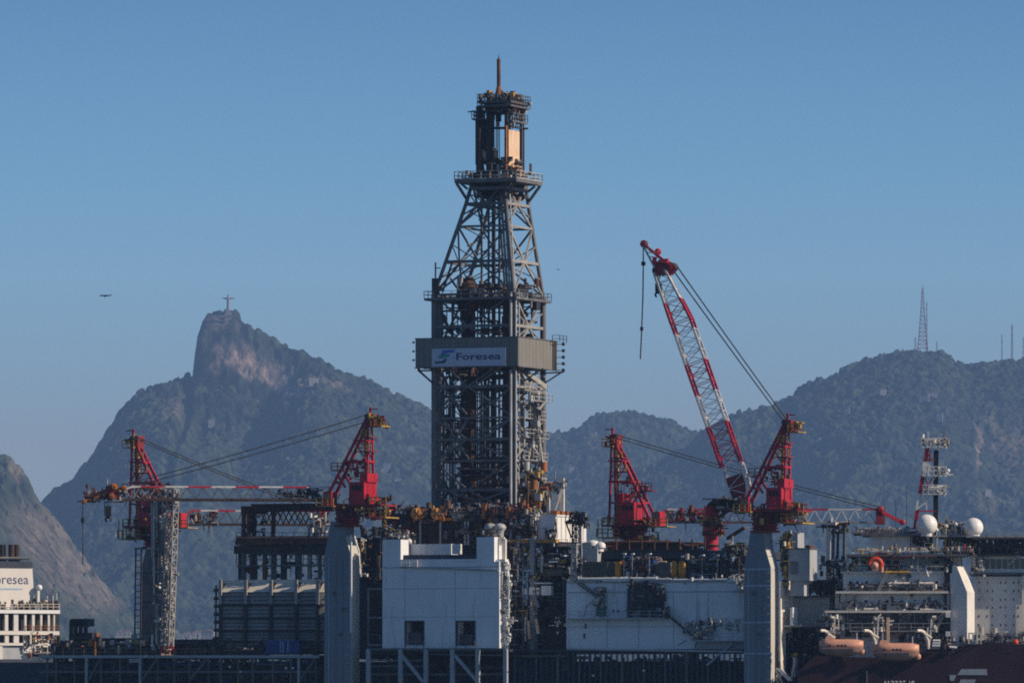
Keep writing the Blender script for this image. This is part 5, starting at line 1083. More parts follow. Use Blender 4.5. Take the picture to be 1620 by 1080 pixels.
for x in (960, 1010, 1060, 1110, 1160): sb(t, 'column', (x, 918, 9), (x, 882, 9), .8, 'steel_dark')
pb(t, 'back_wall', 950, 1178, 884, 917, 12, 1, 'hull_blue')
t = thing('vent_house', 'small grey vent house with white tops beside the cream plant room', 'deck building', 934, 888, 5)
pb(t, 'wall', 922, 945, 866, 888, 4, 4, 'wall_grey')
for x, y, r_ in ((938, 860, 1.0), (950, 863, .8), (948, 869, .7), (930, 862, .8)): b = MB(); b.lathe(CUR.P(x, y+3, 5), [(r_, 0), (r_, .5), (r_*.7, .8), (.05, .95)], n=14); b.build('vent_cap', 'white', t)
pb(t, 'cowl', 921, 935, 858, 866, 4, 2, 'wall_grey')
# boom rest and other supports
t = thing('boom_rest', 'bright red boom rest post with a rusty arched arm reaching to the crane cab', 'boom rest', 1126, 868, 12)
b = MB(); b.tube(CUR.P(1125, 870, 12), CUR.P(1125, 800, 12), 1.15, n=16); b.build('post', 'crane_red', t)
b = MB()
for y in (862, 845, 826): b.lathe(CUR.P(1125, y, 12), [(1.15, -.1), (1.45, -.1), (1.45, .15), (1.15, .15)], n=16)
b.build('collar', 'rust', t)
b = MB(); b.path([CUR.P(x, y, 12) for x, y in ((1123, 812), (1122, 802), (1128, 796), (1145, 793), (1175, 791))], .55, n=8); b.build('arm', 'brown_dark', t)
for a, c in (((1128, 824), (1160, 802)), ((1160, 802), (1180, 796)), ((1140, 796), (1146, 812)), ((1156, 794), (1158, 804))): sb(t, 'brace', (*a, 12), (*c, 12), .45, 'rust')
clutter(t, 1128, 1178, 788, 812, 10.5, 3, 110, ['brown_dark', 'steel_dark', 'rust', 'olive', 'steel_light'], 130, smax=.9)
pb(t, 'rest_platform', 1108, 1142, 829, 831, 10.6, 3, 'rust'); prail(t, [(1108, 829, 10.6), (1142, 829, 10.6)], mat='rail_yellow', step=1); clutter(t, 1110, 1142, 816, 850, 10.6, 2.6, 50, ['rail_yellow', 'rust', 'steel_dark', 'crane_red_dull'], 131, smax=.6)
pb(t, 'pad', 1110, 1150, 787.5, 789.5, 10.8, 3, 'steel_light')
t = thing('crane_pedestal', 'short dark red pedestal of the rear crane above the rusty pipes', 'crane column', 1004, 868, KB+1)
b = MB(); b.tube(CUR.P(1003, 880, KB+2), CUR.P(1003, 862, KB+2), 1.9, n=16); b.build('column', 'crane_red_dull', t)
clutter(t, 985, 1030, 846, 866, KB-1, 4, 50, ['crane_red_dull', 'olive', 'steel_dark', 'rail_yellow', 'rust'], 132, smax=.8); pb(t, 'lamp', 1020, 1024, 843, 847, KB-1.5, .5, 'white_clean')
t = thing('boom_support', 'pair of tall rusty posts holding up the resting boom at right', 'boom rest', 1322, 888, 26)
for x, m, wd in ((1310, 'cream', .55), (1318, 'steel_mid', .4), (1325, 'steel_dark', .35), (1335, 'olive', .35)): sb(t, 'post', (x, 900, 26), (x+1, 828, 26), wd, m)
sb(t, 'cross_beam', (1300, 832, 26), (1340, 830, 26), .6, 'rust'); pb(t, 'saddle', 1304, 1322, 826, 830, 25, 2.4, 'cream'); clutter(t, 1302, 1340, 826, 842, 25.4, 2, 30, ['rust', 'cream', 'steel_dark', 'olive'], 133, smax=.6)
sb(t, 'inclined_beam', (1178, 834, 20), (1150, 852, 20), .5, 'rust')

# ================================================================ ACCOMMODATION END
p0_ = RIG.M @ RIG.P(1310, 1000, 0); ACC = Frame(5, p0_.x, p0_.y)
t = thing('engine_casing', 'grey louvred casing with a bright cream side right of the blue column', 'deck building', 1265, 918, 2)
pb(t, 'casing', 1247, 1281, 868, 918, -2.4, 3.4, 'wall_grey')
for i in range(7): pb(t, 'louvre', 1250, 1262, 888+i*3, 889.6+i*3, -2.5, .12, 'steel_mid')
b = MB(); b.pbox(1246, 1282, 866.5, 868, -2.6, 3.8); b.build('roof', 'steel_mid', t); pb(t, 'cap', 1274, 1281, 862, 866, -1.5, 2.4, 'rust')
pb(t, 'casing', 1250, 1272, 918, 942, -2, 2.2, 'wall_grey'); pb(t, 'hood', 1246, 1262, 842, 866, 12, 3, 'wall_grey')
for i in range(7): y = 850+i*12; pb(t, 'yellow_pipe_clip', 1236, 1246, y, y+2, -2.4, 1, 'rail_yellow')
clutter(t, 1232, 1248, 844, 918, -2.6, 2, 130, ['rail_yellow', 'olive', 'steel_dark', 'cream', 'brown_dark'], 140, smax=.6, pipes=.6)
t = thing('white_stair_tower', 'narrow bright white stair tower between the blue column and grey casing', 'stair tower', 1240, 1060, -3)
pb(t, 'tower', 1233, 1235, 918, 1062, -3, 2.4, 'cream'); pb(t, 'side_room', 1236, 1240, 918, 1000, -1.6, 4.4, 'cream'); pb(t, 'landing_room', 1250, 1254, 960, 988, -1.8, 2.2, 'white'); pb(t, 'landing', 1238, 1266, 988, 991, -2, 5, 'steel_light')
sb(t, 'column', (1226, 1060, 0), (1236, 1060, 0), .3, 'steel_dark')
t = thing('lower_house', 'dark shaded deck house below the grey louvred casing', 'deck building', 1280, 990, 3)
pb(t, 'wall', 1252, 1312, 944, 992, 5, 9, 'wall_grey'); pb(t, 'wall', 1238, 1300, 992, 1100, 4, 8, 'hull_blue'); pb(t, 'roof_edge', 1250, 1320, 941, 944, 4.6, 9, 'steel_mid'); pb(t, 'cream_corner', 1321, 1327, 938, 962, 5, 2, 'cream')
clutter(t, 1262, 1322, 918, 944, 4, 5, 150, ['steel_dark', 'black', 'white', 'steel_light', 'steel_mid', 'steel_dark'], 141, smax=1.0)
clutter(t, 1290, 1336, 886, 930, 8, 6, 120, ['steel_dark', 'olive', 'white', 'steel_light', 'brown_dark', 'rail_yellow'], 142, smax=.9)
clutter(t, 1240, 1290, 992, 1075, 2, 2, 120, ['steel_dark', 'hull_blue', 'steel_mid', 'black', 'steel_light'], 143, smax=1.0)
pb(t, 'white_tank', 1254, 1258, 1038, 1070, 1, 1.2, 'cream'); sb(t, 'post', (1252, 1036, 1), (1262, 1034, 1), .5, 'rail_yellow'); sb(t, 'pipe', (1258, 1045, .8), (1252, 1072, .8), .35, 'white')

CUR = ACC
acc = thing('accommodation_block', 'stacked grey accommodation decks with rows of small windows behind the lifeboats', 'accommodation block', 1420, 1030, 0)
t = acc
pb(t, 'wall', 1334, 1503, 906, 935, 0, 10, 'acc_wall'); pb(t, 'wall', 1330, 1503, 938, 966, .2, 10, 'acc_wall'); pb(t, 'wall', 1315, 1503, 968, 1040, 1.2, 10, 'acc_wall')
pb(t, 'wall', 1376, 1520, 881, 905, 2.5, 9, 'acc_wall'); pb(t, 'wall', 1378, 1440, 846, 877, 5, 8, 'acc_wall'); pb(t, 'wall', 1440, 1474, 849, 877, 5.4, 7, 'steel_mid')
pb(t, 'deck_edge', 1338, 1542, 876, 879.5, -1, 12, 'steel_mid'); pb(t, 'deck_edge', 1330, 1504, 903.5, 906, -.5, 10, 'acc_wall'); pb(t, 'deck_edge', 1322, 1500, 934.5, 938, -1.4, 11, 'cream'); pb(t, 'deck_edge', 1305, 1504, 965, 968.5, -1.6, 11, 'cream')
pb(t, 'deck_edge', 1335, 1504, 984.5, 986, -1, 2, 'steel_light'); pb(t, 'deck_edge', 1345, 1480, 997, 998.5, -1.6, 2, 'steel_light'); pb(t, 'deck_edge', 1362, 1478, 843, 847, 3.5, 10, 'steel_mid')
pb(t, 'red_trim', 1410, 1480, 879.6, 880.6, -1.05, .2, 'crane_red_dull')
for pts, m in (([(1338, 876, -1), (1540, 876, -1)], 'rail_grey'), ([(1330, 903.5, -.5), (1500, 903.5, -.5)], 'rail_grey'), ([(1322, 934.5, -1.4), (1498, 934.5, -1.4)], 'steel_mid'), ([(1305, 965, -1.6), (1500, 965, -1.6)], 'steel_mid'), ([(1335, 984.5, -1), (1500, 984.5, -1)], 'steel_mid'), ([(1345, 997, -1.6), (1480, 997, -1.6)], 'rail_grey')):
    prail(t, pts, mat=m, step=2, r=.045)
def windows(parent, rows, k, w_=4.2, h_=5.5, mat='glass'):
    for y, xs_ in rows:
        for x in xs_: pb(parent, 'window', x-w_/2, x+w_/2, y-h_/2, y+h_/2, k-.04, .1, mat)
windows(t, [(921, (1345, 1356, 1371, 1391, 1408, 1428, 1448, 1462, 1482)), (889, (1404, 1417, 1480))], -.0, 3.6, 4.6, 'black')
windows(t, [(951, (1347, 1370, 1392, 1404, 1427, 1448, 1462, 1481))], .2, 4, 5, 'black'); windows(t, [(981, (1370, 1395, 1420, 1452))], 1.2, 4, 6, 'black')
pb(t, 'window', 1476, 1485, 886, 894, 2.4, .15, 'black'); pb(t, 'window', 1402, 1409, 886, 893, 2.4, .15, 'black'); pb(t, 'window', 1414, 1422, 886, 893, 2.4, .15, 'black')
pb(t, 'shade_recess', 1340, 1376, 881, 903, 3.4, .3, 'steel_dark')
for x in (1341, 1360, 1452, 1500): sb(t, 'post', (x, 904, -.6), (x, 878, -.6), .28, 'steel_light')
for x in (1338, 1500): sb(t, 'post', (x, 966, -1.2), (x, 936, -1.2), .25, 'steel_mid')
for i, (x0, x1, y0, y1, n, ms) in enumerate(((1340, 1380, 880, 905, 40, ['rail_yellow', 'steel_dark', 'white', 'steel_mid']), (1425, 1500, 968, 1030, 110, ['steel_dark', 'steel_mid', 'steel_light', 'wall_grey', 'hull_blue']), (1335, 1425, 968, 1010, 110, ['steel_dark', 'steel_mid', 'steel_light', 'wall_grey']), (1425, 1445, 900, 915, 22, ['olive', 'steel_light', 'steel_mid']), (1442, 1476, 848, 877, 60, ['cream', 'steel_light', 'steel_dark', 'brown_dark']), (1346, 1480, 836, 846, 90, ['white', 'steel_light', 'steel_mid', 'steel_dark', 'rust', 'cream']), (1484, 1506, 882, 904, 30, ['steel_dark', 'black', 'white']))):
    clutter(t, x0, x1, y0, y1, -.6 if i < 4 else 4.2, 1.4, n, ms, 150+i, smax=.8)
b = MB()
for i in range(26): x = 1352+i*3; b.bar(CUR.P(x, 844, 3.6), CUR.P(x+1.5, 837-(i % 3), 3.6), .1)
o = b.build('antenna_row', 'steel_light', t); o['kind'] = 'stuff'
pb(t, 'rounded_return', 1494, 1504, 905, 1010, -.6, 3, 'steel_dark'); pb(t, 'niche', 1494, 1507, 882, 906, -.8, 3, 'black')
pw_ = ACC.M @ ACC.P(1530, 1000, -1.6); CUR = Frame(24, pw_.x, pw_.y)
b = MB(); b.prism([(CUR.P(x, y, 0).x, CUR.P(x, y, 0).z) for x, y in ((1507, 894), (1514, 896), (1530, 936), (1530, 1010), (1504, 1010), (1503, 906))], (0, 3.3)); b.build('sloping_wing_wall', 'acc_wall', t, 'sloping white wing wall with a bright sunny edge'); CUR = ACC
for x0, y0 in ((1496, 972), (1496, 1002)): pb(t, 'fairing', x0, x0+7, y0-4, y0+4, -1.9, .7, 'white')
t = thing('bow_house', 'plain grey house with rows of tiny windows at the right edge', 'accommodation block', 1585, 1030, 4)
pb(t, 'wall', 1541, 1700, 912, 1030, 4, 14, 'acc_wall'); pb(t, 'bridge_wall', 1536, 1700, 880, 905, 3.4, 14, 'acc_wall'); pb(t, 'ledge', 1534, 1700, 905, 909, 2.8, 14, 'steel_mid'); pb(t, 'roof_edge', 1534, 1700, 876, 880, 2.8, 14, 'steel_light')
pb(t, 'base_band', 1530, 1700, 1012, 1040, 3, 3, 'acc_wall')
for i in range(12): x = 1548+i*9.5; b = MB(); b.pbox(x, x+7.4, 884, 899, 3.3, .12); b.build('bridge_window', 'glass', t)
for y in (921, 934, 948, 960, 974, 988): windows(t, [(y, [1549+i*10.4+(2.5 if i % 2 else 0) for i in range(9) if (i*7+y) % 5])], 4, 1.6, 4.0, 'steel_mid')
pb(t, 'corner_post', 1617, 1620, 905, 1020, 3.2, .6, 'cream'); clutter(t, 1536, 1556, 880, 912, 2.2, 1, 50, ['white', 'steel_light', 'cream', 'steel_dark'], 160, smax=.6); clutter(t, 1604, 1616, 868, 884, 2.4, 1, 16, ['cream', 'white', 'steel_mid'], 161, smax=.8)
clutter(t, 1540, 1620, 1000, 1024, 2, 1.4, 60, ['steel_mid', 'wall_grey', 'steel_dark', 'steel_light'], 162, smax=.9)
t = thing('helideck', 'flat helicopter deck on a dark steel truss at the right edge', 'helideck', 1600, 880, 3)
pb(t, 'deck', 1528, 1720, 847, 849.5, 1, 20, 'steel_light'); pb(t, 'net_rail', 1540, 1720, 851, 852, .4, .3, 'steel_mid')
for i in range(16): x = 1548+i*10; sb(t, 'truss_brace', (x, 850, 2), (x+5, 876, 2), .25, 'steel_dark'); sb(t, 'truss_brace', (x+10, 850, 2), (x+5, 876, 2), .25, 'steel_dark'); sb(t, 'truss_post', (x, 850, 2.2), (x, 878, 2.2), .2, 'brown_dark')
for i in range(12): x = 1552+i*14; sb(t, 'truss_brace', (x, 850, 9), (x+7, 876, 9), .3, 'steel_dark'); sb(t, 'truss_brace', (x+14, 850, 9), (x+7, 876, 9), .3, 'steel_dark')
sb(t, 'truss_chord', (1548, 862, 2), (1720, 862, 2), .25, 'brown_dark'); sb(t, 'truss_chord', (1546, 876, 2), (1720, 876, 2), .35, 'steel_dark'); clutter(t, 1546, 1640, 852, 876, 2.4, 3, 90, ['steel_dark', 'crane_red_dull', 'steel_mid', 'brown_dark'], 163, smax=.7)
prail(t, [(1530, 847, 1), (1720, 847, 1)], mat='steel_light', h=.5, step=1.5)
t = thing('bridge_top_house', 'cream sunlit top house with yellow pipework between the two domes', 'deck building', 1500, 876, 4)
pb(t, 'wall', 1476, 1480, 848, 876, 4, 9, 'cream'); pb(t, 'wall', 1500, 1512, 836, 846, 5, 2.4, 'cream'); pb(t, 'deck_edge', 1474, 1546, 846, 849, 3.4, 8, 'steel_light'); pb(t, 'yellow_frame', 1524, 1532, 836, 848, 4, 2.4, 'yellow')
clutter(t, 1494, 1546, 849, 876, 4, 3, 190, ['rail_yellow', 'yellow', 'steel_light', 'cream', 'brown_dark', 'steel_dark', 'rust'], 164, smax=.6)
clutter(t, 1484, 1534, 828, 847, 4, 3, 90, ['cream', 'white', 'rail_yellow', 'steel_dark', 'rust', 'steel_light'], 165, smax=.6)
for x, y in ((1497, 832), (1512, 829), (1482, 838)): sb(t, 'mast', (x, 848, 4), (x, y-4, 4), .15, 'cream'); b = MB(); b.ball(CUR.P(x, y, 4), .3, seg=10, rings=6); b.build('small_dome', 'cream', t)
for i, (x, y, r, lab) in enumerate(((1466, 830, 1.66, 'large white radar dome beside the foot of the red and white mast'), (1540, 834, 1.52, 'white radar dome further right beside the helideck edge'))):
    t = thing('radar_dome', lab, 'radar dome', x, 847, 3, group='white radar domes')
    b = MB(); b.ball(CUR.P(x, y, 4), r, seg=40, rings=24); b.build('dome', 'white_clean', t)
    cc_ = CUR.P(x, y, 4); b = MB()
    for a in range(0, 180, 36): d_ = Vector((math.cos(R(a)), math.sin(R(a)), 0)); b.path([cc_+d_*(r+.006)*math.cos(R(e))+Vector((0, 0, (r+.006)*math.sin(R(e)))) for e in range(-70, 251, 16)], .012, n=4)
    b.path([cc_+Vector(((r+.006)*.9*math.cos(R(e)), (r+.006)*.9*math.sin(R(e)), r*.436)) for e in range(0, 361, 15)], .012, n=4); b.build('panel_joint', 'steel_light', t)
    c = CUR.P(x, 848, 4); b = MB(); b.tube(c, c+Vector((0, 0, .7)), 1.0, n=16); b.build('base', 'wall_white', t)
t = thing('signal_mast', 'red and white signal mast with three railed platforms and a black pole', 'mast', 1470, 847, 6)
sb(t, 'black_pole', (1480, 846, 6), (1481, 712, 6), .75, 'black')
for k_, lx in ((4.6, 0), (7.6, 3)):
    seq = [((1445, 846), (1450, 806), 'crane_red'), ((1450, 806), (1454, 780), 'white'), ((1454, 780), (1459, 752), 'crane_red'), ((1459, 752), (1462, 730), 'white'), ((1462, 730), (1466, 708), 'crane_red')]
    for a, c, m in seq: sb(t, 'leg_segment', (a[0]+lx, a[1], k_), (c[0]+lx, c[1], k_), .34, m)
for a, c, m in (((1449, 806), (1465, 794), 'white'), ((1465, 794), (1466, 806), 'white'), ((1458, 746), (1470, 732), 'white'), ((1470, 732), (1471, 750), 'white'), ((1466, 712), (1472, 726), 'crane_red'), ((1472, 712), (1470, 730), 'crane_red'), ((1452, 808), (1480, 808), 'crane_red'), ((1462, 782), (1474, 756), 'crane_red'), ((1464, 756), (1472, 782), 'crane_red_dull'), ((1463, 727), (1480, 727), 'crane_red_dull')): sb(t, 'brace', (*a, 4.5), (*c, 4.5), .2, m)
for y, x0, x1, d in ((706, 1457, 1503, 3.6), (751, 1459, 1502, 3), (780, 1460, 1502, 3)):
    pb(t, 'platform', x0, x1-6, y, y+2, 4.2, d, 'white'); p, q = CUR.P(x0, y, 4.2), CUR.P(x1-6, y, 4.2)
    rail(t, [Vector((p.x, 4.2, p.z)), Vector((q.x, 4.2, p.z)), Vector((q.x, 4.2+d, p.z)), Vector((p.x, 4.2+d, p.z)), Vector((p.x, 4.2, p.z))], mat='white', h=1.3, step=.9, r=.08)
clutter(t, 1458, 1500, 694, 706, 4.6, 2.6, 60, ['white', 'cream', 'steel_light', 'steel_mid'], 166, smax=.6); clutter(t, 1476, 1500, 742, 751, 4.4, 2, 26, ['white', 'steel_light', 'olive'], 167, smax=.5); clutter(t, 1464, 1500, 770, 780, 4.4, 2, 26, ['white', 'steel_light'], 168, smax=.5)
sb(t, 'whip_antenna', (1494, 700, 5), (1501, 667, 5), .14, 'steel_light'); sb(t, 'whip_antenna', (1469, 696, 5), (1468, 682, 5), .14, 'white'); sb(t, 'whip_antenna', (1484, 700, 5), (1484, 688, 5), .12, 'steel_light')
b = MB(); b.ball(CUR.P(1500, 744, 5), .3, seg=10, rings=6); b.ball(CUR.P(1466, 790, 5), .3, seg=10, rings=6); b.build('lamp', 'white_clean', t)
for x, y1 in ((1398, 760), (1434, 766), (1417, 790)):
    t = thing('whip_antenna', {1398: 'thin whip antenna left of the signal mast, nearest the resting boom tip', 1434: 'thin whip antenna just left of the large white dome', 1417: 'shorter thin whip antenna between two taller ones'}[x], 'antenna', x, 846, 5, group='whip antennas on the bridge roof')
    sb(t, 'rod', (x, 846, 5), (x, y1, 5), .07, 'rope_light'); sb(t, 'base', (x, 846, 5), (x, 838, 5), .25, 'steel_light')


# more life on the decks: doors, vents, stairs and pipes
for x, y in ((1352, 950), (1412, 950), (1470, 950), (1436, 918), (1500, 918)): pb(acc, 'door', x-2, x+2, y-7, y+8, -.06 if y < 930 else .14, .1, 'steel_mid')
for x0, y0, x1, y1 in ((1338, 966, 1356, 937), (1478, 996, 1494, 968), (1388, 934, 1402, 906)):
    sb(acc, 'stair_stringer', (x0, y0, -1), (x1, y1, -1), .22, 'steel_light'); sb(acc, 'stair_stringer', (x0+3, y0, -1), (x1+3, y1, -1), .16, 'steel_light')
for i, (x0, x1, y0, y1, n, ms) in enumerate(((1334, 1500, 922, 935, 90, ['white', 'acc_wall', 'steel_mid', 'steel_dark', 'rust', 'cream']), (1326, 1500, 952, 966, 100, ['white', 'acc_wall', 'steel_mid', 'steel_dark', 'rust', 'steel_light']), (1345, 1500, 893, 905, 80, ['white', 'steel_light', 'steel_mid', 'steel_dark', 'cream', 'rail_yellow']), (1345, 1540, 866, 877, 90, ['white', 'steel_light', 'steel_mid', 'crane_red_dull', 'cream', 'rail_yellow']), (1300, 1345, 968, 1012, 70, ['white', 'steel_mid', 'steel_dark', 'cream', 'steel_light']))):
    clutter(acc, x0, x1, y0, y1, -.9, 1.1, n, ms, 300+i, smax=.55)
# red hull end with its marks and lifeboats
red = thing('red_hull', 'very dark red hull side with pale logo marks under the lifeboats', 'ship', 1500, 1090, -4)
kh = -4.0
prof = [(1262, 1062), (1290, 1036), (1382, 1040), (1455, 1030), (1510, 1030), (1526, 1018), (1900, 1018)]
b = MB(); pts = [(CUR.P(x, y, kh).x, CUR.P(x, y, kh).z) for x, y in prof]; pts = [(CUR.P(1262, 1100, kh).x, -2)]+pts+[(pts[-1][0], -2)]
for i in range(1, len(pts)-2):
    (u0_, z0_), (u1_, z1_) = pts[i], pts[i+1]; b.loft([[Vector((u0_, kh, -2)), Vector((u0_, kh+30, -2)), Vector((u0_, kh+30, z0_)), Vector((u0_, kh, z0_))], [Vector((u1_, kh, -2)), Vector((u1_, kh+30, -2)), Vector((u1_, kh+30, z1_)), Vector((u1_, kh, z1_))]])
b.build('hull_side', 'hull_red', red)
prail(red, [(1460, 1030, kh+.1), (1508, 1030, kh+.1)], mat='steel_dark'); clutter(red, 1458, 1620, 1012, 1032, kh+.4, 1.6, 90, ['steel_dark', 'black', 'steel_mid', 'hull_red', 'steel_light'], 170, smax=.7)
def mark(pts): 
    b = MB(); q = [CUR.P(x, y, kh-.02) for x, y in pts]; b.prism([(p.x, p.z) for p in q], (kh-.02, kh-.06)); b.build('logo_stripe', 'hull_mark', red)
mark([(1514, 1067), (1521, 1057.5), (1561, 1057.5), (1562, 1067)]); mark([(1502, 1067), (1513, 1067), (1509, 1076), (1503, 1076)]); mark([(1515, 1084), (1520, 1074), (1544, 1074), (1540, 1084)]); mark([(1496, 1095), (1502, 1087), (1536, 1087), (1532, 1095)])
text(red, 'NORBE  VI', 1399, 1446, 1076, 1086, kh-.02, 'hull_mark', name='hull_name', bold=.02)
sb(red, 'fender_pipe', (1371.5, 1100, kh-.1), (1371.5, 1060, kh-.1), .22, 'steel_mid')
def lifeboat(label, x0, x1, ytop, ybot, dz=0):
    t = thing('lifeboat', label, 'lifeboat', (x0+x1)/2, ybot, -7, group='orange lifeboats hanging on the hull side')
    k = -7.0; p0, p1 = CUR.P(x0, (ytop+ybot)/2, k), CUR.P(x1, (ytop+ybot)/2, k); zc_ = CUR.P((x0+x1)/2, (ytop+ybot)/2+2, k).z; H = (CUR.P(x0, ytop, k).z-CUR.P(x0, ybot, k).z)
    n = 15; secU, secL = [], []
    for i in range(n):
        f = i/(n-1); u = p0.x+(p1.x-p0.x)*f; s_ = max(.12, (1-abs(2*f-1)**3.2))**.6; wv = 1.35*s_; ht = H*.52*(.55+.45*s_); hb = H*.48*(.35+.65*s_); zs_ = zc_-.25*f*0+.18*abs(2*f-1)**2
        secU.append([Vector((u, k+wv*math.cos(R(a)), zs_+ht*max(0, math.sin(R(a)))**.8)) for a in range(0, 181, 15)]+[Vector((u, k-wv*.5, zs_-.02)), Vector((u, k+wv*.5, zs_-.02))])
        secL.append([Vector((u, k+wv*1.06*math.cos(R(a)), zs_+(hb*math.sin(R(a)) if a != 180 and a != 360 else .02))) for a in range(180, 361, 15)])
    b = MB(); b.loft(secU); o = b.build('canopy', 'lifeboat_orange', t); o.data.polygons.foreach_set('use_smooth', [True]*len(o.data.polygons))
    b = MB(); b.loft(secL); b.build('boat_hull', 'lifeboat_shaded', t)
    b = MB(); b.loft([[Vector((p0.x+.9, k-.75, zc_+H*.42)), Vector((p0.x+2.3, k-.75, zc_+H*.42)), Vector((p0.x+2.3, k+.75, zc_+H*.42)), Vector((p0.x+.9, k+.75, zc_+H*.42))], [Vector((p0.x+1.1, k-.5, zc_+H*.68)), Vector((p0.x+2.0, k-.5, zc_+H*.68)), Vector((p0.x+2.0, k+.5, zc_+H*.68)), Vector((p0.x+1.1, k+.5, zc_+H*.68))]]); b.build('steering_cabin', 'lifeboat_orange', t)
    for f in (.22, .42, .5, .58): b = MB(); u = p0.x+(p1.x-p0.x)*f; b.box(u, u+.3, k-1.36, k-1.2, zc_+H*.08, zc_+H*.2); b.build('window', 'black', t)
    b = MB(); b.box(p0.x+.5, p1.x-.5, k-1.45, k-1.3, zc_-.12, zc_+.02); b.build('rubbing_strake', 'lifeboat_shaded', t)
    b = MB(); c = Vector((p1.x-.2, k, zc_-H*.25)); b.ball(c, .5, .4, .55, seg=12, rings=8); b.build('rudder_pod', 'lifeboat_orange', t)
    bar(t, 'hook', Vector((p0.x+1.4, k, zc_+H*.6)), Vector((p0.x+1.4, k, zc_+H*1.05)), .15, 'white'); bar(t, 'hook', Vector((p1.x-1, k, zc_+H*.4)), Vector((p1.x-1, k, zc_+H*.9)), .15, 'white')
    return t
lifeboat('orange covered lifeboat hanging further left, nearer the blue column', 1296, 1366, 1009, 1036)
lifeboat('orange covered lifeboat hanging nearer the pale logo marks', 1382, 1454, 1015, 1043)
for x, lab in ((1298, 'curved white davit arm at the left end of the first lifeboat'), (1367, 'curved white davit arm between the two orange lifeboats'), (1451, 'curved white davit arm at the right end of the second lifeboat')):
    t = thing('lifeboat_davit', lab, 'davit', x+18, 1030, -5, group='white lifeboat davits')
    b = MB(); b.path([CUR.P(x+a, y, -6.4+a*.08) for a, y in ((0, 997), (6, 997), (11, 1000), (14, 1005), (17, 1013), (18, 1026))], .25, n=8); b.build('arm', 'cream', t)
    sb(t, 'post', (x+20, 1020, -5), (x+23, 975 if x != 1451 else 977, -5), .26, 'cream'); sb(t, 'brace', (x+16, 1012, -5), (x+17, 992, -5), .2, 'cream'); sb(t, 'strut', (x+12, 1001, -5.6), (x+23, 1008, -5), .22, 'cream')
    clutter(t, x+12, x+30, 975, 1000, -5, 1, 14, ['cream', 'steel_light', 'steel_dark'], 180+x, smax=.5)
t = thing('davit_post', 'tan upright post between the two white davits behind the second lifeboat', 'post', 1405, 1015, -4); sb(t, 'column', (1405, 1018, -4), (1405, 976, -4), .45, 'peach'); sb(t, 'arm', (1405, 982, -4), (1414, 981, -4), .25, 'cream'); sb(t, 'arm', (1405, 988, -4), (1412, 987, -4), .2, 'cream')
t = thing('raft_rack', 'stack of white life raft canisters right of the lifeboats', 'life raft rack', 1482, 1024, -5)
for i in range(3): sb(t, 'canister', (1473-i*.5+3, 1013+i*4, -5), (1487-i*.5+1, 1013+i*4, -5), .42, 'white_clean', 8)
pb(t, 'frame', 1472, 1486, 1024, 1026, -5.2, 1, 'steel_mid')
t = thing('raft_canister', 'single white canister lying on the dark red hull edge', 'life raft', 1508, 1026, -4.4); sb(t, 'canister', (1502, 1023, -4.4), (1514, 1024, -4.4), .4, 'white_clean', 8); sb(t, 'strap', (1508, 1025, -4.4), (1508, 1028, -4.4), .3, 'steel_mid')
t = thing('white_gear_frame', 'small cream fenced frame on the hull edge below the sloping wall', 'frame', 1542, 1019, -3.6)
for x in (1533, 1539, 1546, 1552): sb(t, 'post', (x, 1019, -3.6), (x, 1000, -3.6), .26, 'cream')
for y in (1001, 1018): sb(t, 'bar', (1533, y, -3.6), (1552, y, -3.6), .22, 'cream')
pb(t, 'panel', 1540, 1546, 1003, 1017, -3.4, .2, 'steel_light')
t = thing('orange_buoy', 'small orange float beside the rail at the right end of the hull', 'buoy', 1607, 1019, -3.4); b = MB(); b.ball(CUR.P(1607, 1016, -3.4), .5, .4, .55, seg=14, rings=9); b.build('float', 'buoy_orange', t); sb(t, 'handle', (1607, 1012, -3.4), (1607, 1009, -3.4), .12, 'black')
t = thing('rescue_boat', 'small bright orange rescue boat seen end on under the roof deck', 'rescue boat', 1386, 904, -1)
k = -1.2; b = MB(); c = CUR.P(1385, 893, k)
b.path([c+Vector((.95*math.cos(R(a)), 0, .95*math.sin(R(a)))) for a in range(-25, 195, 11)], .36, n=8); b.build('inflatable_collar', 'buoy_orange', t)
b = MB(); b.tube(c+Vector((.95, 0, -.3)), c+Vector((.9, .2, -1.1)), .36, n=8); b.ball(c+Vector((-.1, .3, -.1)), .75, 1.0, .7, seg=14, rings=9); b.box(c.x-.6, c.x+.5, c.y-.3, c.y+.6, c.z-.9, c.z-.2); b.build('boat_body', 'lifeboat_orange', t)
sb(t, 'cradle', (1374, 904, -1), (1394, 904, -1), .25, 'white')

# ================================================================ THE WHITE SHIP AT FAR LEFT
W2 = Frame(-32, A*(40-810)*1480, 1480); CUR = W2
t = thing('white_ship', 'sunlit white ship with a lettered funnel at the left edge', 'ship', 40, 1090, 0)
pb(t, 'hull_side', -190, 96, 1042, 1105, 0, 24, 'hull_blue')
def colonnade(y0, y1, k, xs_, m='opening'):
    pb(t, 'recess', -190, 94, y0, y1, k+1.2, 6, m)
    for x, w_ in xs_: pb(t, 'pillar', x, x+w_, y0, y1, k, .5, 'funnel_cream')
pb(t, 'deck_edge', -190, 95, 963.5, 969, -.4, 10, 'white_clean'); colonnade(969, 997, 0, ((8, 5), (22, 7), (39, 3), (51, 4), (64, 3), (76, 3), (85, 2), (-6, 5), (-20, 5), (-34, 5)))
pb(t, 'deck_edge', -190, 94, 997, 1003, -.3, 10, 'funnel_cream'); colonnade(1003, 1016, 0, ((8, 6), (22, 8), (38, 4), (51, 3), (64, 3), (76, 3), (86, 3), (-8, 6), (-24, 6)))
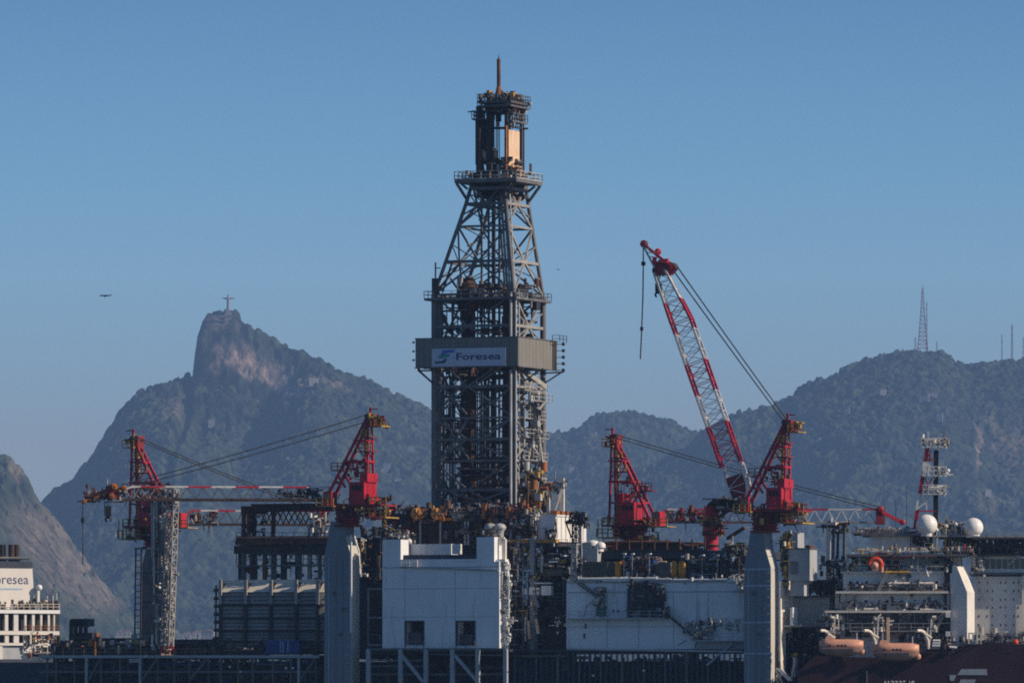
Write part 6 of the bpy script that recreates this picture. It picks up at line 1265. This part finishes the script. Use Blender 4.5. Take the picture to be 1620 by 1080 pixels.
pb(t, 'deck_edge', -190, 92, 1016, 1020, -.2, 10, 'funnel_cream'); pb(t, 'lower_wall', 36, 68, 1020, 1032, 0, 6, 'funnel_cream'); pb(t, 'lower_wall', -60, 4, 1020, 1042, 0, 6, 'funnel_cream'); pb(t, 'lower_wall', 4, 36, 1022, 1042, .4, 6, 'wall_grey'); pb(t, 'lower_wall', 68, 92, 1020, 1040, 1, 6, 'steel_dark')
clutter(t, 40, 92, 1003, 1042, -.6, .8, 110, ['rust_orange', 'cream', 'steel_dark', 'steel_mid', 'brown_dark'], 201, smax=.6); clutter(t, 16, 92, 950, 963, .4, 3, 110, ['steel_dark', 'brown_dark', 'cream', 'steel_mid', 'rust', 'olive'], 202, smax=.7); clutter(t, -4, 10, 950, 963, .4, 3, 20, ['green', 'rust', 'steel_dark'], 203, smax=.7)
prail(t, [(0, 963.5, -.3), (94, 963.5, -.3)], mat='cream', step=1.4, r=.06); prail(t, [(40, 997, -.4), (93, 997, -.4)], mat='rust_orange', step=1.4, r=.06)
b = MB(); q = lambda x, y: (CUR.P(x, y, 2).x, CUR.P(x, y, 2).z)
b.prism([q(-90, 963), q(-90, 897), q(51, 897), q(55.5, 963)], (2, 9)); b.build('funnel', 'funnel_cream', t, 'cream funnel casing with dark blue lettering')
pb(t, 'funnel_top', -90, 51.5, 887, 897, 1.8, 7.4, 'hull_blue'); pb(t, 'funnel_edge', -90, 48, 880, 884, 2.4, 6, 'steel_light'); pb(t, 'funnel_stripe', -60, 36, 930, 932, 1.97, .05, 'pale_blue'); pb(t, 'white_post', 10, 15, 952, 963, .5, 1, 'cream')
for x, wd in ((3, .9), (8, .6), (18, 1.3), (26, 1.3), (-14, 1.3), (-6, .8)): sb(t, 'exhaust_pipe', (x, 890, 4), (x, 861, 4), wd, 'black' if x in (3, -6) else 'brown_dark', 10)
sb(t, 'funnel_rail', (-90, 882, 2.2), (49, 882, 2.2), .25, 'steel_mid')
text(t, 'Foresea', -17, 45, 908.5, 923, 1.99, 'sign_navy', bold=.0)
sb(t, 'dome_post', (60, 963, 1), (60.5, 934, 1), .5, 'cream'); b = MB(); b.ball(CUR.P(62, 929, 1), .66, seg=18, rings=12); b.build('small_radar_dome', 'white_clean', t)
for x in (84, 90, 75): sb(t, 'whip_antenna', (x, 963, 1), (x, 942 if x != 90 else 938, 1), .1, 'cream')
CUR = RIG

# ================================================================ ON THE MOUNTAINS
def at(px, py, Y): return Vector((A*(px-810)*Y, Y, CAMZ+A*(1100-py)*Y))
CUR = WORLD
def wthing(name, label, cat, p, group=None):
    o = bpy.data.objects.new(name, None); C.objects.link(o); o.location = p; o['label'] = label; o['category'] = cat
    if group: o['group'] = group
    ORG[o.name] = (WORLD, Vector(p)); return o
paint('rock_wall', (.16, .15, .14), .8, .2)
# statue with outstretched arms on the summit: one robed body
s = seat('mountain', 361, 497.5); s.z = CAMZ+A*(1100-497.5)*s.y
st = wthing('statue', 'pale statue with arms outstretched on the mountain summit', 'statue', s)
b = MB(); b.box(s.x-6.5, s.x+6.5, s.y-6.5, s.y+6.5, s.z-14, s.z+2.4); b.box(s.x-4.2, s.x+4.2, s.y-4.2, s.y+4.2, s.z+2.4, s.z+8.5); b.build('pedestal', 'stone', st)
b = MB(); z = s.z+8.5; rings_ = []
for h_, rx, ry in ((0, 3.6, 3.2), (4, 3.1, 2.8), (10, 2.7, 2.4), (15, 2.7, 2.3), (19, 3.0, 2.2), (22, 3.3, 2.2), (24, 2.6, 1.9), (25.2, 1.2, 1.2), (26, 1.25, 1.3), (27.5, 1.7, 1.8), (29, 1.6, 1.7), (30.2, .7, .8)):
    rings_.append([Vector((s.x+rx*math.cos(2*math.pi*i/14), s.y+ry*math.sin(2*math.pi*i/14), z+h_)) for i in range(14)])
b.loft(rings_)
for sg in (-1, 1):
    arm = []
    for f, hz, hy in ((0, 2.6, 1.4), (.25, 2.6, 1.2), (.55, 2.0, .9), (.8, 1.5, .8), (.9, .7, .6), (1, .5, .4)):
        x = s.x+sg*(1.5+12.5*f); zz_ = z+22.3+.4*f; arm.append([Vector((x, s.y+hy*math.cos(R(a)), zz_+(hz*math.sin(R(a)) if math.sin(R(a)) > 0 else 1.5*hz*math.sin(R(a))*(1-f)**.5)*.62)) for a in range(0, 360, 45)])
    b.loft(arm)
b.build('robed_figure', 'stone', st)
t = wthing('lookout_terrace', 'low lookout terrace walls round the foot of the statue', 'terrace', seat('mountain', 350, 500))
b = MB(); b.box(s.x-26, s.x+9, s.y-14, s.y-11, s.z-7, s.z-1.5); b.build('wall', 'rock_wall', t)
# broadcast towers on the right summit
def ltower(label, px, pybase, pytop, Y, w0, w1, red=False, n=12, grp='broadcast masts on the right summit', th=.55):
    p = at(px, pybase, Y); t = wthing('broadcast_tower', label, 'mast', p, grp); H = A*(pybase-pytop)*Y
    S = []
    for i in range(n+1):
        f = i/n; w_ = w0+(w1-w0)*f**.7; z = p.z-12*(i == 0)+H*f; S.append([Vector((p.x+a*w_, p.y+c*w_, z)) for a, c in ((-1, -1), (1, -1), (1, 1), (-1, 1))])
    lattice(t, S, th, lambda i: ('mast_red' if (i % 2 and red) else 'steel_mid' if red else 'mast_red' if i < n*.35 else 'steel_mid'), th*.6, chord='leg')
    bar(t, 'antenna', Vector((p.x, p.y, p.z+H)), Vector((p.x, p.y, p.z+H*1.07)), .6, 'steel_mid', 6); return t
ltower('tallest tapering broadcast tower on the right summit', 1459.5, 557, 455, 14100, 11, .9, red=True, n=16, th=1.15)
ltower('second broadcast mast just right of the tallest tower', 1466, 557, 478, 14100, 1.6, .7, n=10, grp='thin masts on the right summit')
ltower('short mast at the left end of the summit masts', 1448, 557, 534, 14100, 1.6, .7, n=6, grp='thin masts on the right summit')
ltower('lowest mast on the slope right of the summit', 1482, 560, 540, 14100, .9, .5, n=5, grp='thin masts on the right summit')
ltower('thin striped mast near the right edge, shorter of the pair', 1585, 574, 530, 14100, 1.0, .6, red=True, n=9, grp='striped masts near the right edge')
ltower('tall red and white striped mast near the right edge', 1601, 573, 514, 14100, 1.7, 1.2, red=True, n=12, grp='striped masts near the right edge', th=.8)
ltower('striped mast cut by the right edge of the view', 1619, 572, 534, 14100, 1.5, 1.0, red=True, n=8, grp='striped masts near the right edge')
# scattered houses on the slopes: each a box with a pitched or flat roof and dark windows
paint('house_pale', (.30, .295, .285), .7, .15); paint('house_roof', (.32, .16, .10), .8, .2)
rnd = random.Random(11)
def hhouse(name, px, py, w_, d_, h_, label, grp, flat=False, n=1):
    s = seat(name, px, py)+Vector((0, -6, 6.5 if name != 'shore_hills' else 5)); t = wthing('hillside_house', label, 'house', s, grp); a = rnd.uniform(-.2, .25); t.rotation_euler.z = a
    x0 = -w_/2
    for j in range(n):
        ww = w_/n; hh = h_*rnd.uniform(.7, 1.1); xx = x0+j*ww
        b = MB(); o_ = s; b.box(o_.x+xx, o_.x+xx+ww*.94, o_.y-d_/2, o_.y+d_/2, o_.z-14, o_.z+hh); b.build('wall', 'house_pale', t)
        b = MB()
        if flat: b.box(o_.x+xx-.3, o_.x+xx+ww*.94+.3, o_.y-d_/2-.3, o_.y+d_/2+.3, o_.z+hh, o_.z+hh+.6)
        else: b.prism([(o_.x+xx-.5, o_.z+hh), (o_.x+xx+ww*.47, o_.z+hh+d_*.22), (o_.x+xx+ww*.94+.5, o_.z+hh)], (o_.y-d_/2-.5, o_.y+d_/2+.5))
        b.build('roof', 'house_pale' if flat else 'house_roof', t)
        b = MB()
        for q_ in range(max(1, int(ww/5))): b.box(o_.x+xx+1.2+q_*5, o_.x+xx+3.2+q_*5, o_.y-d_/2-.12, o_.y-d_/2+.05, o_.z+hh*.4, o_.z+hh*.7)
        b.build('window', 'opening', t)
    return t
spots = [('mountain', 380, 722, 'pale house under the crossing crane cables on the left mountain'), ('mountain', 455, 642, 'pale house below the bare cliff on the left mountain'), ('mountain', 560, 716, 'white house left of the red crane apex'), ('mountain', 640, 664, 'white house high on the mountain right of the crane apex'),
    ('mountain', 650, 712, 'small white house near the derrick on the wooded slope'), ('mountain', 601, 750, 'tiny house right of the red crane frame'), ('mountain', 496, 605, 'row of pale terraces right of the bare cliff'), ('mountain', 335, 668, 'tiny house on the shoulder below the cliff'), ('mountain', 630, 765, 'small pale house low on the slope near the derrick foot'),
    ('mountain', 262, 692, 'pale house above the left crane apex'), ('mountain', 188, 850, 'small pale house on the low slope left of the crane column'), ('mountain', 612, 742, 'pair of pale houses between red crane and derrick'),
    ('mountain_ridge', 940, 690, 'pale house on the middle ridge'), ('mountain_ridge', 905, 745, 'small pale house low on the middle ridge'), ('mountain_ridge', 1045, 735, 'pale house on the middle ridge near the raised boom'),
    ('mountain_slope', 1398, 622, 'white house high on the right mountain'), ('mountain_slope', 1462, 633, 'pale terrace of houses high on the right mountain'), ('mountain_slope', 1475, 628, 'second pale terrace on the right mountain'), ('mountain_slope', 1546, 640, 'pale house on the right mountain near the edge'), ('mountain_slope', 1340, 652, 'small pale house on the right mountain'),
    ('mountain_slope', 1562, 780, 'pale house low beside the bare rock at right'), ('mountain_slope', 1300, 700, 'small pale house above the resting boom'), ('mountain_slope', 1488, 661, 'tiny house in the trees of the right mountain'), ('mountain_slope', 1600, 800, 'pale house above the helideck')]
for i, (m_, x, y, lab) in enumerate(spots):
    big = i in (6, 16, 17)
    hhouse(m_, x, y, rnd.uniform(9, 14) if not big else 19, rnd.uniform(7, 9), rnd.uniform(1.5, 3), lab, 'pale houses scattered on the wooded slopes', flat=rnd.random() < .7, n=3 if big else rnd.choice((1, 2)))
for i, (x, y, w_, lab) in enumerate([(100, 1004, 30, 'pinkish shore building between the white ship and the winch frame'), (146, 1006, 14, 'small pale shore building left of the white halls'), (160, 1003, 22, 'pale shore hall over the long low shed'), (172, 1000, 26, 'largest pale shore hall over the long low shed'), (184, 1004, 18, 'low pale shore hall second from the crane column'), (196, 1006, 24, 'pale shore hall nearest the crane column'),
        (290, 1008, 20, 'low shore building right of the lattice mast'), (304, 1005, 26, 'pale shore building midway to the slatted module'), (318, 1002, 26, 'taller pale shore building near the slatted module'), (331, 1004, 18, 'shore building touching the slatted module edge')]):
    hhouse('shore_hills', x, y+9, w_, 14, 8, lab, 'pale buildings along the far shore', flat=i % 2 == 0, n=2 if w_ > 20 else 1)

# ================================================================ IN THE AIR
p = at(166.5, 467.5, 7600)
t = wthing('airliner', 'small dark aircraft flying low over the bay at left', 'aircraft', p)
Lx = A*7600*9.5
b = MB(); b.lathe(p-Vector((Lx, 0, 0)), [(.05, 0), (.5, .6), (.8, 1.8), (.85, Lx), (.8, Lx*1.5), (.35, Lx*1.95), (.05, Lx*2.02)], axis=Vector((1, 0, 0)), n=14); b.build('fuselage', 'steel_dark', t)
for s_ in (-1, 1):
    b = MB(); b.loft([[p+Vector((-1.2, 0, -.3)), p+Vector((1.8, 0, -.3)), p+Vector((1.8, 0, -.1)), p+Vector((-1.2, 0, -.1))], [p+Vector((1.0, s_*6.5, .1)), p+Vector((2.2, s_*6.5, .1)), p+Vector((2.2, s_*6.5, .2)), p+Vector((1.0, s_*6.5, .2))]]); b.build('wing', 'steel_dark', t)
    b = MB(); b.tube(p+Vector((-1.2, s_*2.4, -.9)), p+Vector((.8, s_*2.4, -.9)), .5, n=10); b.build('engine', 'steel_dark', t)
b = MB(); b.prism([(p.x+Lx*.72, p.z+.5), (p.x+Lx*.95, p.z+1.5), (p.x+Lx*1.04, p.z+1.5), (p.x+Lx*.98, p.z+.3)], (p.y-.1, p.y+.1)); b.build('tail_fin', 'steel_dark', t)
p = at(883, 426.5, 1900)
t = wthing('bird', 'tiny distant bird gliding just right of the derrick', 'bird', p)
b = MB(); b.loft([[p+Vector((x, r_*math.cos(R(a)), r_*math.sin(R(a)))) for a in range(0, 360, 60)] for x, r_ in ((-.28, .02), (-.18, .07), (0, .09), (.2, .06), (.34, .02))])
for s_ in (-1, 1): b.loft([[p+Vector((-.1, 0, .02)), p+Vector((.12, 0, .02)), p+Vector((.12, 0, .05)), p+Vector((-.1, 0, .05))], [p+Vector((s_*.35, s_*.3, .16)), p+Vector((s_*.35+.12, s_*.3, .16)), p+Vector((s_*.35+.12, s_*.3, .18)), p+Vector((s_*.35, s_*.3, .18))], [p+Vector((s_*.6, s_*.5, .08)), p+Vector((s_*.6+.05, s_*.5, .08)), p+Vector((s_*.6+.05, s_*.5, .09)), p+Vector((s_*.6, s_*.5, .09))]])
b.build('body', 'rope', t)
